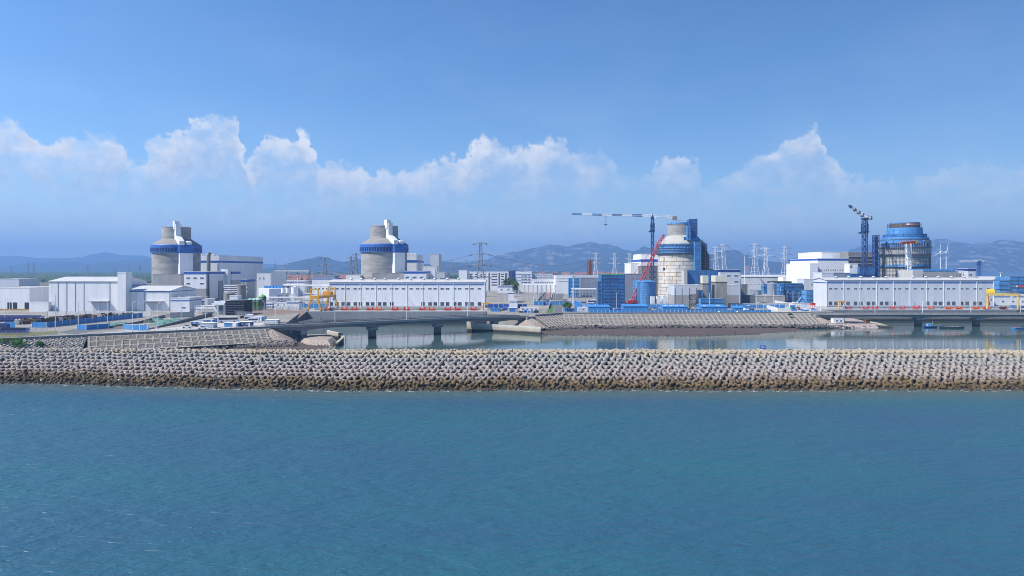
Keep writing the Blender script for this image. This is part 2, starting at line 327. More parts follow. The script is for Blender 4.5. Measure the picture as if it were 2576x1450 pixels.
# ---- mountains
def lerp_prof(pts, x):
    if x <= pts[0][0]: return pts[0][1]
    for (a, b), (c, d_) in zip(pts, pts[1:]):
        if x <= c:
            t = (x-a)/(c-a); t = t*t*(3-2*t) if abs(d_-b) > 0 else t
            return b+(d_-b)*t
    return pts[-1][1]
def ridge(label, pts, Y, depth, col, rock, seed, nz=1.0, rk=.62, nx=190, ny=26):
    P = [(X(u, Y), max(0, Z(v, Y)-2)) for u, v in pts]; mb = MB(); x0, x1 = P[0][0], P[-1][0]; vs = []
    for j in range(ny+1):
        t = j/ny
        for i in range(nx+1):
            x = x0+(x1-x0)*i/nx; y = Y+(t-.5)*depth
            w = noise.fractal(Vector((x/900+seed, y/900, seed)), 1, 2, 4)*180
            h = lerp_prof(P, x+w*(abs(t-.5)*2))
            s = max(0, 1-abs(2*t-1)**1.25)
            q = noise.ridged_multi_fractal(Vector((x/520+seed, y/520, seed*2)), .9, 2.1, 5, 1.0, 2.0)
            nn = (q-1.0)*.13*h*nz*(.35+.65*min(1, abs(t-.5)*5))+noise.fractal(Vector((x/110, y/110, seed)), .8, 2, 3)*h*.022*nz
            e = min(1, i/6, (nx-i)/6)
            vs.append((x, y, max(-1.5, (h*s+nn*(s**.5))*e if t not in (0, 1) else -1.5)))
    f = [(j*(nx+1)+i, j*(nx+1)+i+1, (j+1)*(nx+1)+i+1, (j+1)*(nx+1)+i) for j in range(ny) for i in range(nx)]
    mb.add(vs, f)
    m = mat('hill_'+str(seed), col, .95, .25, .004, col2=tuple(c*.55 for c in col))
    if rock:
        n = m.node_tree; b = n.nodes['Principled BSDF']; src = b.inputs['Base Color'].links[0].from_socket
        g = n.nodes.new('ShaderNodeNewGeometry'); tx = n.nodes.new('ShaderNodeTexNoise'); n.links.new(g.outputs['Position'], tx.inputs['Vector']); tx.inputs['Scale'].default_value = .0075; tx.inputs['Detail'].default_value = 7; tx.inputs['Roughness'].default_value = .65
        r = n.nodes.new('ShaderNodeMapRange'); n.links.new(tx.outputs[0], r.inputs[0]); r.inputs[1].default_value = rk-.06; r.inputs[2].default_value = rk; r.interpolation_type = 'SMOOTHSTEP'
        q = n.nodes.new('ShaderNodeMix'); q.data_type = 'RGBA'; n.links.new(r.outputs[0], q.inputs[0]); n.links.new(src, q.inputs[6]); q.inputs[7].default_value = (*rock, 1); n.links.new(q.outputs[2], b.inputs['Base Color'])
    return struct('mountain', mb, m, label=label)
HG = (.032, .046, .034); RK = (.18, .17, .14)
ridge('pale blue mountain range far behind the white hall', [(-260,1040),(0,1024),(60,1024),(150,1032),(240,1034),(330,1030),(380,1016),(425,1010),(480,1020),(520,1022),(560,1022),(640,1036),(720,1042),(900,1048),(1080,1056),(1200,1070)], 11500, 2500, HG, None, 1, .8)
ridge('darker low ridge in front of the far mountain range', [(-200,1078),(60,1066),(150,1050),(240,1046),(300,1048),(370,1060),(440,1044),(520,1040),(600,1034),(700,1040),(820,1062),(960,1070),(1060,1078)], 8200, 1600, HG, None, 2, .9)
ridge('blue hill between the two finished reactors', [(1080,1078),(1140,1062),(1180,1052),(1215,1040),(1250,1034),(1284,1026),(1310,1032),(1340,1042),(1370,1047),(1420,1038),(1460,1044),(1520,1056),(1600,1062),(1700,1056),(1780,1046),(1840,1054),(1950,1072)], 6900, 1500, HG, RK, 3, .9, .68)
ridge('broad rocky mountain behind the office blocks', [(1640,1072),(1740,1052),(1840,1050),(1930,1040),(2000,1020),(2060,1006),(2130,996),(2200,982),(2260,984),(2320,976),(2372,969),(2400,978),(2450,984),(2500,998),(2560,1012),(2640,1030),(2760,1060),(2820,1076)], 9000, 2600, HG, RK, 4, 1.1, .6)
ridge('dark wooded ridge with a craggy top beside the unfinished reactor', [(2100,1078),(2200,1064),(2260,1046),(2300,1036),(2340,1044),(2400,1034),(2460,1020),(2520,1008),(2555,1000),(2572,988),(2600,992),(2625,1004),(2700,1022),(2780,1040),(2830,1020),(2880,1006),(2905,1000),(2935,1000),(2980,1016),(3030,1034),(3080,1044),(3130,1050),(3170,1034),(3220,1030),(3260,1022),(3300,1028),(3340,1040),(3420,1060),(3500,1076)], 7600, 1500, HG, RK, 5, .9, .7)
ridge('hill rising behind the blue tower crane', [(3200,1078),(3300,1052),(3380,1012),(3420,996),(3470,982),(3510,984),(3570,990),(3640,992),(3720,1010),(3800,1050),(3860,1078)], 9200, 2000, HG, RK, 6, .9, .66)
ridge('rocky mountain range along the far shore of the bay', [(3540,1078),(3640,1010),(3700,976),(3730,962),(3785,960),(3810,968),(3840,974),(3890,980),(3930,972),(3960,974),(3990,966),(4024,960),(4050,974),(4110,982),(4200,975),(4320,990),(4500,1060)], 8600, 2600, HG, RK, 7, 1.2, .585)
struct('far_shore', MB().add([(2280,7900,.3),(9000,7600,.3),(9000,9500,4),(2500,9500,4),(2100,8600,3)], [(0,1,2,3,4)]), mat('far_sand', (.3, .24, .16), .95, .2, .01))
# woodland mass beyond the yard on the plain
wl = MB()
for k in range(2600):
    Y = R.uniform(1500, 5200)**1; u = R.uniform(-250, 700) if R.random() < .8 else R.uniform(700, 2300)
    if R.random() < .35: Y = R.uniform(2600, 6500)
    x = X(u, Y); s = R.uniform(7, 15)
    for q in range(3):
        px, py = x+R.uniform(-s, s), Y+R.uniform(-s, s); hh = R.uniform(5, 10)
        wl.add([(px-s, py, G), (px, py-s*.6, G+hh*.5), (px+s, py, G), (px+R.uniform(-4, 4), py+2, G+hh), (px, py+s*.6, G+hh*.45), (px-s*.7, py-2, G+hh*.7), (px+s*.7, py-1, G+hh*.65)], [(0,1,5),(1,3,5),(1,6,3),(1,2,6),(3,4,5),(3,6,4)])
tag(wl.build('woodland', leafm), 'dark belt of woodland across the far plain', 'woodland', kind='stuff')

# ------------------------------------------------------------------ breakwater
def toeY(x):   # waterline of the sea side
    t = min(1, max(0, (x+175)/120)); return 238-13*t*t*(3-2*t)+.5*math.sin(x/17)+.35*math.sin(x/6.3+1)
def crestZ(x): return 10.0+1.05*min(1, max(0, (x+175)/120))
core = MB(); xs = [-420+8*i for i in range(106)]; cv_ = []
for x in xs:
    t0, cz = toeY(x), crestZ(x)
    prof_ = [(t0-3, -2), (t0+1.6, .1), (t0+15, cz-1.9), (t0+24, cz-1.7), (t0+42, -2)]
    for (y, z) in prof_: cv_.append((x, y+R.uniform(-.3, .3), z+R.uniform(-.3, .3)))
core.add(cv_, [(5*i+k, 5*(i+1)+k, 5*(i+1)+k+1, 5*i+k+1) for i in range(len(xs)-1) for k in range(4)])
struct('breakwater_core', core, mat('shade_dark_rubble', (.025, .023, .021), .95, .3, .8, bump=.8, bscale=2))  # near-black colour stands in for shade in the gaps between tetrapods
def tetra_mesh():
    mb = MB(); n = 7
    dirs = [Vector((0, -1, 0)), Vector((0, .333, -.943)), Vector((.816, .333, .471)), Vector((-.816, .333, .471))]
    for d in dirs:
        a = d.orthogonal().normalized(); b = d.cross(a); v = []
        for (q, r) in ((.05, .64), (1.16, .42), (1.3, .31)):
            for i in range(n):
                t = 2*math.pi*i/n; v.append(d*q+a*(r*math.cos(t))+b*(r*math.sin(t)))
        f = [(k*n+i, k*n+(i+1) % n, (k+1)*n+(i+1) % n, (k+1)*n+i) for k in (0, 1) for i in range(n)]+[tuple(range(2*n, 3*n))]
        mb.add(v, f)
    return mb
TET = tetra_mesh()
def tetra_extra(n, g, out):
    oi = n.nodes.new('ShaderNodeTexNoise'); n.links.new(g.outputs['Position'], oi.inputs['Vector']); oi.inputs['Scale'].default_value = .16; oi.inputs['Detail'].default_value = 2
    s = n.nodes.new('ShaderNodeSeparateXYZ'); n.links.new(g.outputs['Position'], s.inputs[0])
    a = n.nodes.new('ShaderNodeMath'); a.operation = 'MULTIPLY_ADD'; n.links.new(oi.outputs[0], a.inputs[0]); a.inputs[1].default_value = 4.6; a.inputs[2].default_value = -2.2
    z = n.nodes.new('ShaderNodeMath'); n.links.new(s.outputs[2], z.inputs[0]); n.links.new(a.outputs[0], z.inputs[1])
    rp = n.nodes.new('ShaderNodeValToRGB'); dv = n.nodes.new('ShaderNodeMath'); dv.operation = 'DIVIDE'; n.links.new(z.outputs[0], dv.inputs[0]); dv.inputs[1].default_value = 13
    n.links.new(dv.outputs[0], rp.inputs[0]); cr = rp.color_ramp
    st = [(0, (.04, .035, .022)), (.045, (.085, .062, .028)), (.15, (.17, .117, .055)), (.235, (.21, .16, .11)), (.3, (.34, .287, .258)), (.48, (.375, .328, .305)), (.62, (.34, .33, .315)), (.74, (.35, .335, .307)), (.82, (.44, .375, .285)), (1, (.45, .385, .29))]
    cr.elements[0].position = 0; cr.elements[0].color = (*st[0][1], 1); cr.elements[1].position = 1; cr.elements[1].color = (*st[-1][1], 1)
    for p, c in st[1:-1]: cr.elements.new(p).color = (*c, 1)
    q = n.nodes.new('ShaderNodeMix'); q.data_type = 'RGBA'; q.blend_type = 'MULTIPLY'; q.inputs[0].default_value = 1
    n.links.new(rp.outputs[0], q.inputs[6]); n.links.new(out, q.inputs[7]); return q.outputs[2]
tetm = mat('tetrapod_concrete', (.94, .92, .88), .9, .13, .9, col2=(.66, .64, .61), bump=.2, bscale=3, extra=tetra_extra)
tets = []
for row in range(-1, 14):
    sp_ = 2.16
    for i in range(int(560/sp_)):
        x = -285+sp_*(i+(.5 if row % 2 else 0)); t0, cz = toeY(x), crestZ(x)
        k = row/9.8
        if k <= 1: y, z = t0+1.2+k*13.6, -.2+k*(cz-1.0+.2)
        else: y, z = t0+14.8+(k-1)*9.8*2.0, cz-1.0+.1*(row-9.8)
        if row > 12: z -= .6
        wild = 1.0 if row < 2 else .45 if row < 3 else .2
        x += R.uniform(-.25, .25)*(1+wild); y += R.uniform(-.25, .25); z += R.uniform(-.14, .14)
        if row < 0: z -= .2
        e = Matrix.Rotation(R.uniform(-1, 1)*wild*1.6, 4, 'Y') @ Matrix.Rotation(rad(8)+R.uniform(-1, 1)*wild*.9, 4, 'X') @ Matrix.Rotation(R.uniform(-1, 1)*wild*1.2, 4, 'Z')
        if row > 9: e = Matrix.Rotation(R.uniform(-.3, .3), 4, 'Y') @ Matrix.Rotation(rad(-22)+R.uniform(-.25, .25), 4, 'X') @ Matrix.Rotation(R.uniform(-.3, .3), 4, 'Z')
        if R.random() < .07: e = e @ Matrix.Rotation(R.uniform(0, 3), 4, 'Y')
        s = (1.13 if x > -60 else 1.03)*R.uniform(.88, 1.08)
        tets.append((x, y, z, e, s, row))
near = sorted([q for q in tets if q[5] in (2, 3) and abs(q[0]) < 172], key=lambda q: q[0]**2+q[1]**2)[:300]
nid = set(id(q) for q in near); rest = MB(); tme = TET.mesh('tetrapod', [tetm])
for q in tets:
    x, y, z, e, s, row = q
    if id(q) in nid:
        o = inst('tetrapod', tme, None, (x, y, z), rot=e.to_euler(), scale=(s, s, s))
        tag(o, 'brown stained concrete tetrapod in the weedy rows just above the waterline', 'tetrapod', 'brown tetrapods above the waterline')
    elif z > -1.2:
        rest.T = Matrix.Translation((x, y, z)) @ e @ Matrix.Scale(s, 4); rest.add(TET.v, TET.f)
tag(rest.build('tetrapod_armour', tetm), 'massed grey and cream tetrapods covering the breakwater slope and crest', 'tetrapods', kind='stuff')
# toe rocks at the waterline
def rocks(mb, pts, smin, smax):
    for (x, y, z) in pts:
        s = R.uniform(smin, smax); a, b, c = s*R.uniform(.7, 1.3), s*R.uniform(.6, 1.1), s*R.uniform(.4, .8); t = R.uniform(0, 6.28); ct, st_ = math.cos(t), math.sin(t)
        v = []
        for (px, py, pz) in ((-1,-.6,-.5),(.2,-1,-.5),(1,-.1,-.5),(.3,.9,-.5),(-.8,.6,-.5),(-.6,-.4,.6),(.4,-.6,.75),(.6,.3,.5),(-.3,.5,.65)):
            px, py, pz = (px+R.uniform(-.25, .25))*a, (py+R.uniform(-.25, .25))*b, (pz+R.uniform(-.2, .2))*c
            v.append((x+px*ct-py*st_, y+px*st_+py*ct, z+pz))
        mb.add(v, [(0,1,6,5),(1,2,7,6),(2,3,8,7),(3,4,8),(4,0,5,8),(5,6,7,8)])
    return mb
rp_ = []
for k in range(2600):
    x = R.uniform(-280, 280); rp_.append((x, toeY(x)+R.uniform(-1.6, 1.6), R.uniform(-.35, .3)))
tag(rocks(MB(), rp_, .35, .9).build('toe_rocks', mat('wet_rock', (.12, .085, .05), .6, .3, 1.5, col2=(.05, .05, .035))), 'wet brown rocks along the seaward waterline', 'rocks', kind='stuff')
# ------------------------------------------------------------------ revetments (sloped concrete frames)
ribm = mat('rib_concrete', (.4, .36, .305), .9, .12, .8)
def revetment(label, pts, zt, zb, run, sp, name='revetment', rail=True):
    (xa, ya), (xb, yb) = pts; a, b = Vector((xa, ya, 0)), Vector((xb, yb, 0)); d = b-a; Ln = d.length; d.normalize(); nrm = Vector((d.y, -d.x, 0))
    root = thing(name, label, 'revetment', (xa, ya, 0), math.atan2(d.y, d.x))
    h = zt-zb; sl_ = math.hypot(run, h); ang = math.atan2(h, run)
    def S(x, s, off):  # local point on the slope: s 0 top .. 1 bottom
        return (x, -run*s-off*math.sin(ang), zt-h*s+off*math.cos(ang))
    mb = MB(); mb.add([S(0, 0, 0), S(Ln, 0, 0), S(Ln, 1.02, 0), S(0, 1.02, 0), (0, .3, zb-1), (Ln, .3, zb-1)], [(0,3,2,1),(0,4,3),(1,2,5)]); mb.build('slope_face', mat('slope_grey', (.19, .175, .15), .95, .25, .14, col2=(.09, .085, .075)), root)
    rib = MB(); w = .12
    for o in (-.24, .24):
        q = [S(o-w, 0, 0), S(o+w, 0, 0), S(o+w, 1, 0), S(o-w, 1, 0), S(o-w, 0, .3), S(o+w, 0, .3), S(o+w, 1, .3), S(o-w, 1, .3)]
        rib.add(q, [(4,7,6,5),(0,1,5,4),(1,2,6,5),(2,3,7,6),(3,0,4,7)])
    rme = rib.mesh('rib', [ribm]); n = int(Ln/sp)
    for i in range(n+1): inst('rib', rme, root, (min(Ln-.6, .6+i*sp), 0, 0))
    for s in (.02, .335, .665, .985):
        rr = MB(); q = []
        for x in (0, Ln):
            for (ds, o) in ((-.018, .0), (.018, .0), (.018, .24), (-.018, .24)): q.append(S(x, s+ds, o))
        rr.add(q, [(0,4,5,1),(1,5,6,2),(2,6,7,3),(3,7,4,0),(0,1,2,3),(7,6,5,4)]).build('rail', ribm, root)
    sm = MB()
    for i in range(n):
        x0, x1 = .6+i*sp+.55, .6+(i+1)*sp-.55
        for k in range(18):
            if k % 6 in (0,): continue
            if R.random() < .13: continue
            s = (k)/18; q = [S(x0, s-.009, .0), S(x1, s-.009, .0), S(x1, s+.012, 0), S(x0, s+.012, 0), S(x0, s-.009, .16), S(x1, s-.009, .16), S(x1, s+.012, .16), S(x0, s+.012, .16)]
            sm.add(q, [(4,7,6,5),(0,1,5,4),(2,3,7,6)])
    tag(sm.build('slats', mat('slat_concrete', (.38, .35, .31), .9, .15, .8), root), kind='stuff')
    pw = MB(); pw.box(-.2, Ln+.2, -.15, .35, zt-.8, zt+1.25); pw.build('parapet', concd, root)
    return root
revetment('sloped concrete frame revetment along the near left shore', [(-196,315.2),(-127.3,358.2)], G, 2.4, 11.5, 3.25)
revetment('short angled frame revetment beside the bridge end', [(15.5,449.2),(34.3,468.8)], G, 2.4, 12, 3.1)
revetment('long sloped concrete frame revetment below the blue fence', [(34.8,469),(209,477)], G, 2.4, 14, 3.3)
# gravel cones at the ends of the revetments
def cone(label, c, r, zt, zb, m, mx_=1.0):
    mb = MB(); n = 20; v = [(c[0], c[1], zt)]
    for k in (1, 2, 3):
        for i in range(n):
            a = 2*math.pi*i/n; q = k/3*r*R.uniform(.93, 1.07); v.append((c[0]+q*math.cos(a)*mx_, c[1]+q*math.sin(a), zt-(zt-zb)*k/3+R.uniform(-.2, .2)))
    f = [(0, 1+i, 1+(i+1) % n) for i in range(n)]+[(1+k*n+i, 1+(k+1)*n+i, 1+(k+1)*n+(i+1) % n, 1+k*n+(i+1) % n) for k in (0, 1) for i in range(n)]
    mb.add(v, f); return tag(mb.build('gravel_mound', m), label, 'mound')
cone('cone of gravel where the near left revetment ends', (-126, 358), 13.5, 8.4, 1.2, rubble)
cone('pink gravel cone left of the long revetment', (11.5, 448), 13, 8.4, 1.6, rubble)
cone('pinkish gravel cone at the right bridge end', (211.5, 475), 13, 8.4, 1.4, rubble)
# rock aprons at revetment toes
def apron(label, pts, w, z0, z1, n, s0=.5, s1=1.1, m=None):
    P = []
    for k in range(n):
        t = R.random()*(len(pts)-1); i = int(t); q = t-i; x = pts[i][0]+(pts[i+1][0]-pts[i][0])*q; y = pts[i][1]+(pts[i+1][1]-pts[i][1])*q
        dx_, dy_ = pts[i+1][0]-pts[i][0], pts[i+1][1]-pts[i][1]; l = math.hypot(dx_, dy_); s = R.random()
        P.append((x+dy_/l*w*s, y-dx_/l*w*s, z0+(z1-z0)*s+R.uniform(-.1, .3)))
    return tag(rocks(MB(), P, s0, s1).build('apron_rocks', m or mat('apron_rock', (.33, .28, .25), .95, .3, .7, col2=(.12, .105, .095), extra=zblend([(1.4, 2.2, (.07, .065, .06), .8)], .5))), label, 'rocks', kind='stuff')
apron('broken rocks along the toe of the long revetment', [(20,444),(40,454.5),(214,463.5)], 7, 2.6, .7, 1900)
apron('pinkish rocks along the toe of the near revetment', [(-205,302),(-138,344),(-112,352)], 7, 3.0, .8, 1100)
apron('boulders edging the spit under the right bridge', [(209,464),(247,468),(252,474)], 7, 2.6, .2, 600)
# mudflats
def flat(name, label, pts, m, zc=.55, inner=None):
    mb = MB(); c = Vector((sum(p[0] for p in pts)/len(pts), sum(p[1] for p in pts)/len(pts), 0)); n = len(pts); v = []
    for k in (1.0, .82, .5, 0.02):
        for p in pts:
            q = c+(Vector((p[0], p[1], 0))-c)*k; v.append((q.x, q.y, -.12 if k == 1 else zc*(.55 if k > .8 else 1)+R.uniform(-.08, .08)))
    mb.add(v, [(k*n+i, k*n+(i+1) % n, (k+1)*n+(i+1) % n, (k+1)*n+i) for k in range(3) for i in range(n)]+[tuple(3*n+i for i in range(n))])
    return struct(name, mb, m, label=label)
mudm = mat('mud', (.105, .075, .056), .8, .2, .25, col2=(.06, .043, .034), stretch=(.4, 1, 1), bump=.4, bscale=1.5)
flat('mudflat', 'dark mud below the long revetment', [(12,420),(24,412.5),(45,410),(80,408),(110,407),(128,411),(140,416),(150,420),(172,428),(192,442),(196,462),(120,462),(36,458),(14,450)], mudm, .75)
flat('mudflat', 'dark mud between the near revetment and the rubble jetty', [(-140,320),(-118,322),(-98,330),(-92,345),(-96,368),(-104,378),(-130,370),(-150,345),(-160,330)], mudm, .7)
apron('low rock line at the edge of the mudflat', [(60,409.5),(110,407.5),(140,417),(152,421)], 2.5, .35, -.1, 420, .25, .55)
apron('low rocks along the water edge of the mud', [(14,418),(26,412),(60,409.5)], 2, .3, -.1, 150, .25, .55)
# left rubble slope with small stones
st = MB(); st.add([(-300,289.5,G),(-226,294,G),(-196,315,G),(-190,300,1.2),(-214,279,1.5),(-300,274,1.5)], [(0,5,4,1),(1,4,3,2)])
sl0 = struct('stone_slope', st, mat('slope_fill', (.17, .16, .14), .95))
sp2 = []
for i in range(66):
    for j in range(15):
        t, s = (i+(.5 if j % 2 else 0))/66, j/15
        if t < .72:
            q = t/.72; a = Vector((-290+64*q, 290+4*q, G)); b = Vector((-290+76*q, 274.5+4.5*q, 1.5))
        else:
            q = (t-.72)/.28; a = Vector((-226+30*q, 294+21*q, G)); b = Vector((-214+24*q, 279+21*q, 1.4))
        p = a.lerp(b, s); sp2.append((p.x+R.uniform(-.15, .15), p.y+R.uniform(-.15, .15), p.z+.12))
so_ = rocks(MB(), sp2, .5, .7).build('stones', mat('pale_stone', (.52, .48, .43), .9, .18, 1.2), sl0); so_['kind'] = 'stuff'
pw = thing('parapet_wall', 'low dark parapet wall along the left stone slope', 'wall', (-226,294.3,G)); pw.rotation_euler[2] = math.atan2(21,30)
MB().box(0, 36.4, -.2, .3, -.8, 1.2).build('coping', concd, pw)
pw = thing('parapet_wall', 'low parapet wall at the left edge above bushes', 'wall', (-300,289.8,G)); pw.rotation_euler[2] = math.atan2(4.5,74)
MB().box(0, 74.2, -.2, .3, -.8, .9).build('coping', concd, pw)

# ------------------------------------------------------------------ bridges
pierm = mat('pier_concrete', (.36, .36, .36), .85, .1, .2, extra=zblend([(3.6, 4.6, (.1, .095, .085), .85), (.6, 1.4, (.02, .02, .018), 1)], .4, .5))
girdm = mat('girder_concrete', (.25, .255, .265), .85, .1, .12, stretch=(.4, .4, 1.5))
def bridge(label, a, b, zdeck, piers, small, dip=0):
    a, b = Vector(a), Vector(b); d = b-a; Ln = d.length; root = thing('road_bridge', label, 'bridge', (a.x, a.y, 0), math.atan2(d.y, d.x))
    allp = sorted([0]+piers+small+[Ln])
    def bot(s):
        q = min(allp, key=lambda p: abs(p-s)); span = 20.0; t = min(1, abs(s-q)/span)
        return zdeck(s)-2.1-1.25*(1-t)**2
    N_ = 90; S_ = [Ln*i/N_ for i in range(N_+1)]
    g = MB(); v = []
    for s in S_: v += [(s, 1.6, zdeck(s)-.5), (s, 9.4, zdeck(s)-.5), (s, 9.0, bot(s)), (s, 2.0, bot(s))]
    g.add(v, [(4*i+k, 4*i+(k+1) % 4, 4*i+4+(k+1) % 4, 4*i+4+k) for i in range(N_) for k in range(4)]+[(0,3,2,1),(4*N_,4*N_+1,4*N_+2,4*N_+3)]); g.build('girder', girdm, root)
    k = MB(); v = []
    for s in S_: v += [(s, 0, zdeck(s)-.55), (s, 11, zdeck(s)-.55), (s, 11, zdeck(s)), (s, 0, zdeck(s))]
    k.add(v, [(4*i+q, 4*i+4+q, 4*i+4+(q+1) % 4, 4*i+(q+1) % 4) for i in range(N_) for q in range(4)]+[(0,1,2,3),(4*N_+3,4*N_+2,4*N_+1,4*N_)]); k.build('deck', asphalt, root)
    for y in (.0, 10.7):
        p = MB(); v = []
        for s in S_: v += [(s, y-.05, zdeck(s)-.75), (s, y+.3, zdeck(s)-.75), (s, y+.3, zdeck(s)+.45), (s, y-.05, zdeck(s)+.45)]
        p.add(v, [(4*i+q, 4*i+4+q, 4*i+4+(q+1) % 4, 4*i+(q+1) % 4) for i in range(N_) for q in range(4)]+[(0,1,2,3),(4*N_+3,4*N_+2,4*N_+1,4*N_)]); p.build('parapet', conc, root)
        r = MB()
        for i in range(N_): r.tube((S_[i], y+.1, zdeck(S_[i])+1.05), (S_[i+1], y+.1, zdeck(S_[i+1])+1.05), .08)
        for i in range(0, int(Ln/2.5)): s = i*2.5; r.tube((s, y+.1, zdeck(s)+.4), (s, y+.1, zdeck(s)+1.1), .09)
        r.build('railing', dsteel, root)
    for s in piers:
        p = MB(); zb = bot(s)
        p.prism([(-3.4+5.5, zb-.02), (3.4+5.5, zb-.02), (3.4+5.5, zb-.9), (2.2+5.5, zb-1.9), (-2.2+5.5, zb-1.9), (-3.4+5.5, zb-.9)], 'x', s-2.4, s+2.4); p.build('pier_cap', pierm, root)
        p = MB(); p.prism([(3.6, s-1.2), (4.2, s-1.9), (6.8, s-1.9), (7.4, s-1.2), (7.4, s+1.2), (6.8, s+1.9), (4.2, s+1.9), (3.6, s+1.2)], 'z', -2, zb-1.85)
        p.v = [(y, x, z) for x, y, z in p.v]; p.build('pier', pierm, root)
    for s in small:
        MB().box(s-1.7, s+1.7, 2.6, 8.4, 0, bot(s)+.02).build('pier', pierm, root)
    for s in (0, Ln):
        MB().box(s-1.4, s+1.4, .6, 10.4, 1.5, zdeck(s)-.9).build('abutment', girdm, root)
    return root
BA, BB = (-127.2, 359, 0), (11, 448, 0)
bridge('grey haunched road bridge crossing the channel before the long pump house', BA, BB, lambda s: 9.5-.9*max(0, (s-110)/55)**1.5, [58.5, 100.5], [18.5, 141])
bridge('grey road bridge at the right in front of orange machines', (211, 470.5, 0), (520, 470.5, 0), lambda s: 8.9, [72, 112.5, 154, 196, 238], [18])
# guide walls
def wall_line(name, label, cat, pts, th, m, zb=-1.5):
    mb = MB(); root = thing(name, label, cat, (pts[0][0], pts[0][1], 0)); o = Vector((pts[0][0], pts[0][1], 0))
    for k, (p, q) in enumerate(zip(pts, pts[1:])):
        a, b = Vector((p[0], p[1], 0))-o, Vector((q[0], q[1], 0))-o; n = (b-a).normalized(); n = Vector((-n.y, n.x, 0))*th
        e = 0.0 if k == 0 else .0
        v = [a, b, b+n, a+n]; mm = MB()
        mm.add([(c.x, c.y, zb) for c in v]+[(v[0].x, v[0].y, p[2]), (v[1].x, v[1].y, q[2]), (v[2].x, v[2].y, q[2]), (v[3].x, v[3].y, p[2])], [(0,3,2,1),(4,5,6,7),(0,1,5,4),(1,2,6,5),(2,3,7,6),(3,0,4,7)])
        mm.build('wall_panel', m, root)
    return root
wall_line('guide_wall', 'pale curved concrete guide wall standing in the water by the mud', 'guide wall', [(-29,437,6.0),(-19,434,5.2),(-8,430,4.5),(6,422,4.4),(17.3,414,4.4)], 1.6, tidec)
wall_line('guide_wall', 'pale concrete guide wall holding the left rubble jetty', 'guide wall', [(-108,398,4.0),(-97,387,3.2),(-93,372,2.6),(-90.5,350,2.2)], 1.3, tidec)
jt = MB(); jpts = [(-118,372),(-106,352),(-92,349),(-95,372),(-99,386),(-110,396),(-122,390)]; c0 = (-106, 374); n = len(jpts); v = [(x, y, .1) for x, y in jpts]+[((x-c0[0])*.72+c0[0], (y-c0[1])*.75+c0[1], 2.6) for x, y in jpts]+[(*c0, 3.2)]
jt.add(v, [(i, (i+1) % n, n+(i+1) % n, n+i) for i in range(n)]+[(n+i, n+(i+1) % n, 2*n) for i in range(n)])
jr = thing('rubble_jetty', 'rubble jetty of reddish stones under the bridge', 'jetty', (c0[0], c0[1], 0)); jo = jt.build('core', rubble, jr); jo.location = (-c0[0], -c0[1], 0)
jp = [(c0[0]+(px-c0[0])*q, c0[1]+(py-c0[1])*q, .5+2.9*(1-q)) for q in [R.uniform(.2, 1)**.6 for _ in range(650)] for (px, py) in [(lambda t: (jpts[int(t)][0]*(1-t % 1)+jpts[(int(t)+1) % n][0]*(t % 1), jpts[int(t)][1]*(1-t % 1)+jpts[(int(t)+1) % n][1]*(t % 1)))(R.uniform(0, n-.001))]]
jo = rocks(MB(), jp, .35, .7).build('stones', mat('jetty_stone', (.42, .33, .27), .95, .3, .8, extra=zblend([(1.2, 1.8, (.08, .075, .07), .85)], .3)), jr); jo.location = (-c0[0], -c0[1], 0); jo['kind'] = 'stuff'
# basin walls (vertical quay faces)
bw = thing('basin_wall', 'long grey concrete quay wall below the red machines', 'quay wall', (-154,500,0))
for k in range(9): MB().box(15*k+.03, 15*k+14.97, -1.2, -.02, -2, G+.25+R.uniform(-.01, .01)).build('wall_panel', basinc, bw)
bw = thing('basin_wall', 'tide-stained quay wall behind the right bridge', 'quay wall', (238,520,0))
for k in range(20): MB().box(15*k+.03, 15*k+14.97, -1.2, -.02, -2, G+.25+R.uniform(-.01, .01)).build('wall_panel', basinc, bw)
# spit under the right bridge
sp3 = MB(); sp3.add([(200,474,2.6),(212,462,2.4),(246,463,2.1),(252,474,2.0),(250,500,3.5),(236,518,4),(212,478,4),(210,458,0),(247,459,-.3),(256,474,-.3),(256,510,-.3)], [(0,1,2,3,4,5,6),(1,7,8,2),(2,8,9,3),(3,9,10,4)])
struct('spit', sp3, mat('spit_stone', (.42, .35, .32), .95, .25, .9, bump=.6, bscale=2))
wall_line('guide_wall', 'short concrete end wall on the spit under the right bridge', 'guide wall', [(243,470,4.2),(250,465,3.0),(256,459,.4)], .8, tidec)
# earth bank between the cabins and the basin
eb = MB(); eb.add([(-172,455,G),(-150,500.5,G+.35),(-175,520,G+.3),(-215,490,G+.25),(-130,385,4.5),(-146,470,1.5),(-149,498.5,1.5),(-205,470,G)], [(1,2,3,7,0),(0,4,5,6,1)])
eb.add([(-172,455,G+.02),(-128,384,G+.02),(-130,385,4.5)], [(0,1,2)])
struct('earth_bank', eb, soil)
wedge = thing('wing_wall', 'dark sloping concrete wing wall beside the quay', 'wing wall', (-142,440,0)); MB().prism([(0, -1), (0, 5), (18, 8.4), (20.5, 5.2), (20.5, -1)], 'y', 0, 1.2).build('wall_panel', girdm, wedge)

fm = MB()
for k in range(420):
    x = R.gauss(0, 1)*40+R.choice((-150, -90, -60, 20, 75, 120, 160)); s = R.uniform(.12, .45); y = toeY(x)-R.uniform(.6, 3.2)**1.0
    fm.add([(x+s*1.8*math.cos(a)*R.uniform(.5, 1.2), y+s*.6*math.sin(a)*R.uniform(.5, 1.2), .012) for a in (0, 1, 2, 3, 4, 5)], [(0, 1, 2, 3, 4, 5)])
tag(fm.build('foam', mat('foam', (.55, .58, .58), .9)), 'thin broken foam along the foot of the breakwater', 'foam', kind='stuff')
